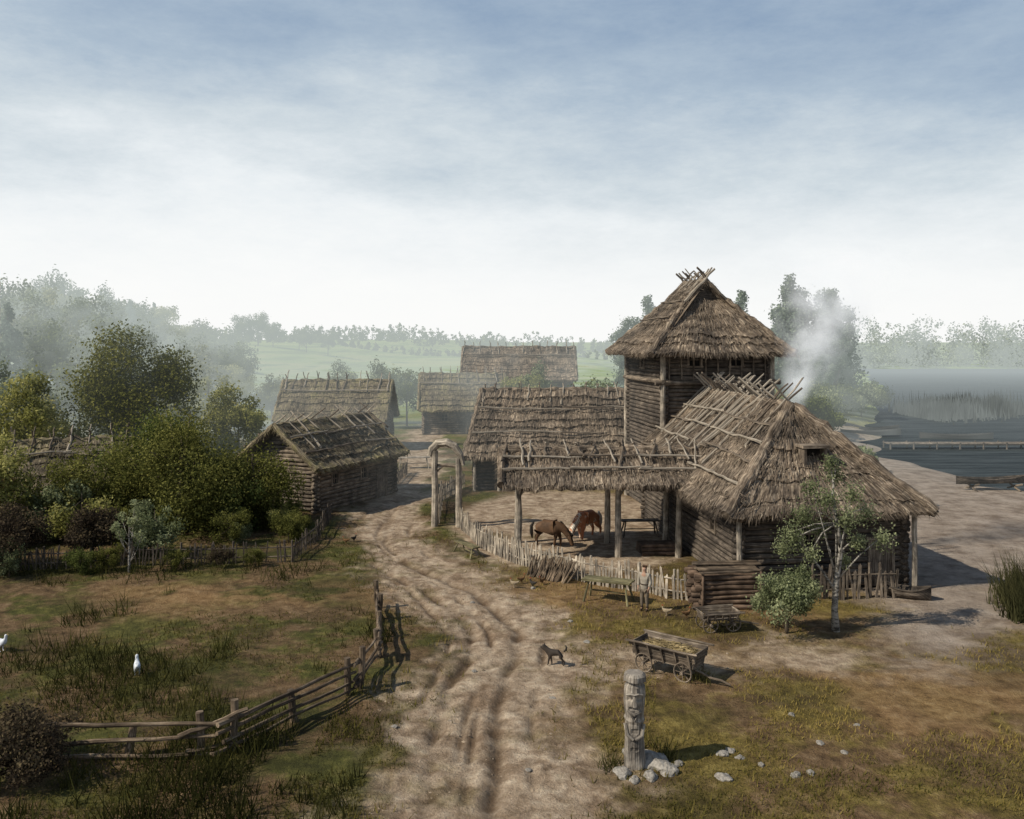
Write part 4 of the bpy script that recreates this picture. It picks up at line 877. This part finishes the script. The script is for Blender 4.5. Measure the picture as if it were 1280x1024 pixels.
J=dict(pel=((0,0,.95),(.13,.10)),wa=((0,0,1.12),(.12,.09)),ch=((0,0,1.32),(.16,.10)),nk=((0,0,1.5),.055),h0=((0,.01,1.6),(.072,.08)),h1=((0,.0,1.68),(.072,.085)),ns=((0,.095,1.62),.014))
E=[('pel','wa'),('wa','ch'),('ch','nk'),('nk','h0'),('h0','h1'),('h0','ns')]
for s,n in((1,'l'),(-1,'r')):
    J.update({'sh'+n:((.18*s,0,1.42),.06),'el'+n:((.25*s,-.02,1.14),.042),'wr'+n:((.22*s,.10,.92),.028),'pa'+n:((.215*s,.13,.86),(.02,.036)),
      'hp'+n:((.09*s,0,.86),.09),'kn'+n:((.1*s,.02,.48),.06),'an'+n:((.11*s,-.01,.09),.04),'fo'+n:((.12*s,.13,.03),.035),'ea'+n:((.082*s,0,1.62),.014)})
    E+=[('ch','sh'+n),('sh'+n,'el'+n),('el'+n,'wr'+n),('wr'+n,'pa'+n),('pel','hp'+n),('hp'+n,'kn'+n),('kn'+n,'an'+n),('an'+n,'fo'+n),('h0','ea'+n)]
    for q,(dy,ln) in enumerate(((-.028,.065),(-.01,.075),(.01,.08),(.028,.07))):
        J['f%d%s'%(q,n)]=((.212*s,.135+dy,.80),.009); J['g%d%s'%(q,n)]=((.2*s,.14+dy,.80-ln*.6),.008); E+=[('pa'+n,'f%d%s'%(q,n)),('f%d%s'%(q,n),'g%d%s'%(q,n))]
    J['t'+n]=((.2*s,.18,.85),.011); J['u'+n]=((.19*s,.195,.81),.009); E+=[('wr'+n,'t'+n),('t'+n,'u'+n)]
skin('body',J,E,skn,p,2,'pel')
J2={'pel':((0,0,.74),(.22,.19)),'wa':((0,0,1.08),(.155,.125)),'ch':((0,0,1.32),(.185,.13)),'nk':((0,0,1.46),.08)}
E2=[('pel','wa'),('wa','ch'),('ch','nk')]
for s,n in((1,'l'),(-1,'r')): J2.update({'s'+n:((.18*s,0,1.41),.085),'e'+n:((.25*s,-.02,1.14),.07),'w'+n:((.222*s,.09,.95),.055)}); E2+=[('ch','s'+n),('s'+n,'e'+n),('e'+n,'w'+n)]
skin('tunic',J2,E2,lin,p)
J3={'c':((0,0,.88),(.14,.11))};E3=[]
for s,n in((1,'l'),(-1,'r')): J3.update({'h'+n:((.09*s,0,.8),.1),'k'+n:((.1*s,.02,.48),.08),'a'+n:((.11*s,-.01,.14),.055)}); E3+=[('c','h'+n),('h'+n,'k'+n),('k'+n,'a'+n)]
skin('trousers',J3,E3,tro,p)
for s in(1,-1): skin('boot',{'a':((.11*s,-.01,.22),.062),'b':((.11*s,-.01,.06),.055),'c':((.12*s,.15,.04),.042)},[('a','b'),('b','c')],lea,p)
skin('hair',{'a':((0,-.025,1.66),(.085,.085)),'b':((0,-.02,1.735),(.075,.075)),'c':((0,-.06,1.58),(.06,.05))},[('b','a'),('a','c')],bay,p)
b=MB(); b.tube([(math.cos(a)*.17,math.sin(a)*.14,1.04) for a in np.linspace(0,6.28,16,endpoint=False)],.02,6,closed=True); obj('belt',b.mesh('belt',lea),p)
# ------------------------------------------------------------ smoke
KX,R0,KR=.42,.5,.5
b=MB(); zz=np.linspace(7.2,15.5,12); b.tube([(13.6+KX*(z-7.2),42.5+.3*(z-7.2),z) for z in zz],[R0+KR*(z-7.2) for z in zz],14)
m,nt=newmat('chimney_smoke'); geo=nd(nt,'ShaderNodeNewGeometry'); sp=nd(nt,'ShaderNodeSeparateXYZ'); nt.links.new(geo.outputs['Position'],sp.inputs[0])
zt=M(nt,'SUBTRACT',sp.outputs[2],7.2); cx=M(nt,'SUBTRACT',sp.outputs[0],M(nt,'ADD',M(nt,'MULTIPLY',zt,KX),13.6)); cy=M(nt,'SUBTRACT',sp.outputs[1],M(nt,'ADD',M(nt,'MULTIPLY',zt,.3),42.5))
dist=M(nt,'SQRT',M(nt,'ADD',M(nt,'MULTIPLY',cx,cx),M(nt,'MULTIPLY',cy,cy))); rel=M(nt,'DIVIDE',dist,M(nt,'ADD',M(nt,'MULTIPLY',zt,KR*.95),R0*.95))
fall=M(nt,'SUBTRACT',1.,rel,True); ns=M(nt,'MULTIPLY',M(nt,'SUBTRACT',NOISE(nt,geo.outputs['Position'],.55,6,.64),.43),5.,True)
top=M(nt,'SUBTRACT',1.,M(nt,'DIVIDE',zt,8.),True); den=M(nt,'MULTIPLY',M(nt,'MULTIPLY',fall,ns),M(nt,'MULTIPLY',top,1.9))
v=nd(nt,'ShaderNodeVolumePrincipled'); v.inputs['Color'].default_value=(.97,.97,.98,1); nt.links.new(den,v.inputs['Density']); v.inputs['Emission Color'].default_value=(.8,.83,.86,1); nt.links.new(M(nt,'MULTIPLY',den,.42),v.inputs['Emission Strength'])  # added emission stands in for light scattered inside the smoke
o=nd(nt,'ShaderNodeOutputMaterial'); nt.links.new(v.outputs[0],o.inputs['Volume']); m.cycles.emission_sampling='NONE'
obj('chimney_smoke',b.mesh('chimney_smoke',m),kind='stuff',label='thin pale smoke rising from the house ridge',category='smoke')
# ------------------------------------------------------------ sky and sun
W=bpy.data.worlds.new('World'); S.world=W; W.use_nodes=True; nt=W.node_tree; nt.nodes.clear()
el=math.radians(42); az=.36
sky=nd(nt,'ShaderNodeTexSky',sky_type='NISHITA',sun_disc=False,sun_elevation=el,sun_rotation=math.radians(270)-az,air_density=1.,dust_density=2.)
b1=nd(nt,'ShaderNodeBackground'); b1.inputs[1].default_value=.08; nt.links.new(sky.outputs[0],b1.inputs[0])
tc=nd(nt,'ShaderNodeTexCoord'); sp=nd(nt,'ShaderNodeSeparateXYZ'); nt.links.new(tc.outputs['Generated'],sp.inputs[0])
n1=NOISE(nt,MAPV(nt,tc.outputs['Generated'],(1.5,1.5,4)),1.3,8,.62); n2=NOISE(nt,MAPV(nt,tc.outputs['Generated'],(3.0,3.0,9)),2.1,10,.72)
zz=M(nt,'ADD',sp.outputs[2],M(nt,'ADD',M(nt,'MULTIPLY',M(nt,'SUBTRACT',n1,.5),-.36),M(nt,'MULTIPLY',M(nt,'SUBTRACT',n2,.5),-.22)))
zz=M(nt,'ADD',zz,M(nt,'MULTIPLY',sp.outputs[0],.09))
c=RAMP(nt,zz,[(.0,(.98,.99,.98)),(.09,(.85,.89,.91)),(.19,(.64,.71,.755)),(.29,(.43,.525,.625)),(.41,(.27,.37,.51)),(1.,(.10,.15,.25))])
hr=RAMP(nt,sp.outputs[2],[(0.,(1.,1.,1.)),(.06,(.75,.75,.75)),(.16,(0,0,0))]); c=MIX(nt,hr,c,(1.,1.,.99))
b2=nd(nt,'ShaderNodeBackground'); b2.inputs[1].default_value=1.04; nt.links.new(c,b2.inputs[0])
mx=nd(nt,'ShaderNodeMixShader'); mx.inputs[0].default_value=.92; nt.links.new(b1.outputs[0],mx.inputs[1]); nt.links.new(b2.outputs[0],mx.inputs[2])
o=nd(nt,'ShaderNodeOutputWorld'); nt.links.new(mx.outputs[0],o.inputs[0])
sl=bpy.data.lights.new('sun','SUN'); sl.energy=5.0; sl.angle=math.radians(.6); sl.color=(1,.92,.77); so=bpy.data.objects.new('sun',sl); COL.objects.link(so)
dv=Vector((math.cos(el)*math.cos(az),math.cos(el)*math.sin(az),-math.sin(el))); so.rotation_euler=dv.to_track_quat('-Z','Y').to_euler(); so.location=(-30,0,40)
cam=bpy.data.cameras.new('camera'); co=bpy.data.objects.new('camera',cam); COL.objects.link(co); co.location=(0,0,10.5); co.rotation_euler=(math.radians(90),0,0)
cam.sensor_width=36; cam.lens=30.94; cam.shift_y=-85/1280; cam.clip_end=12000; cam.clip_start=.1; S.camera=co
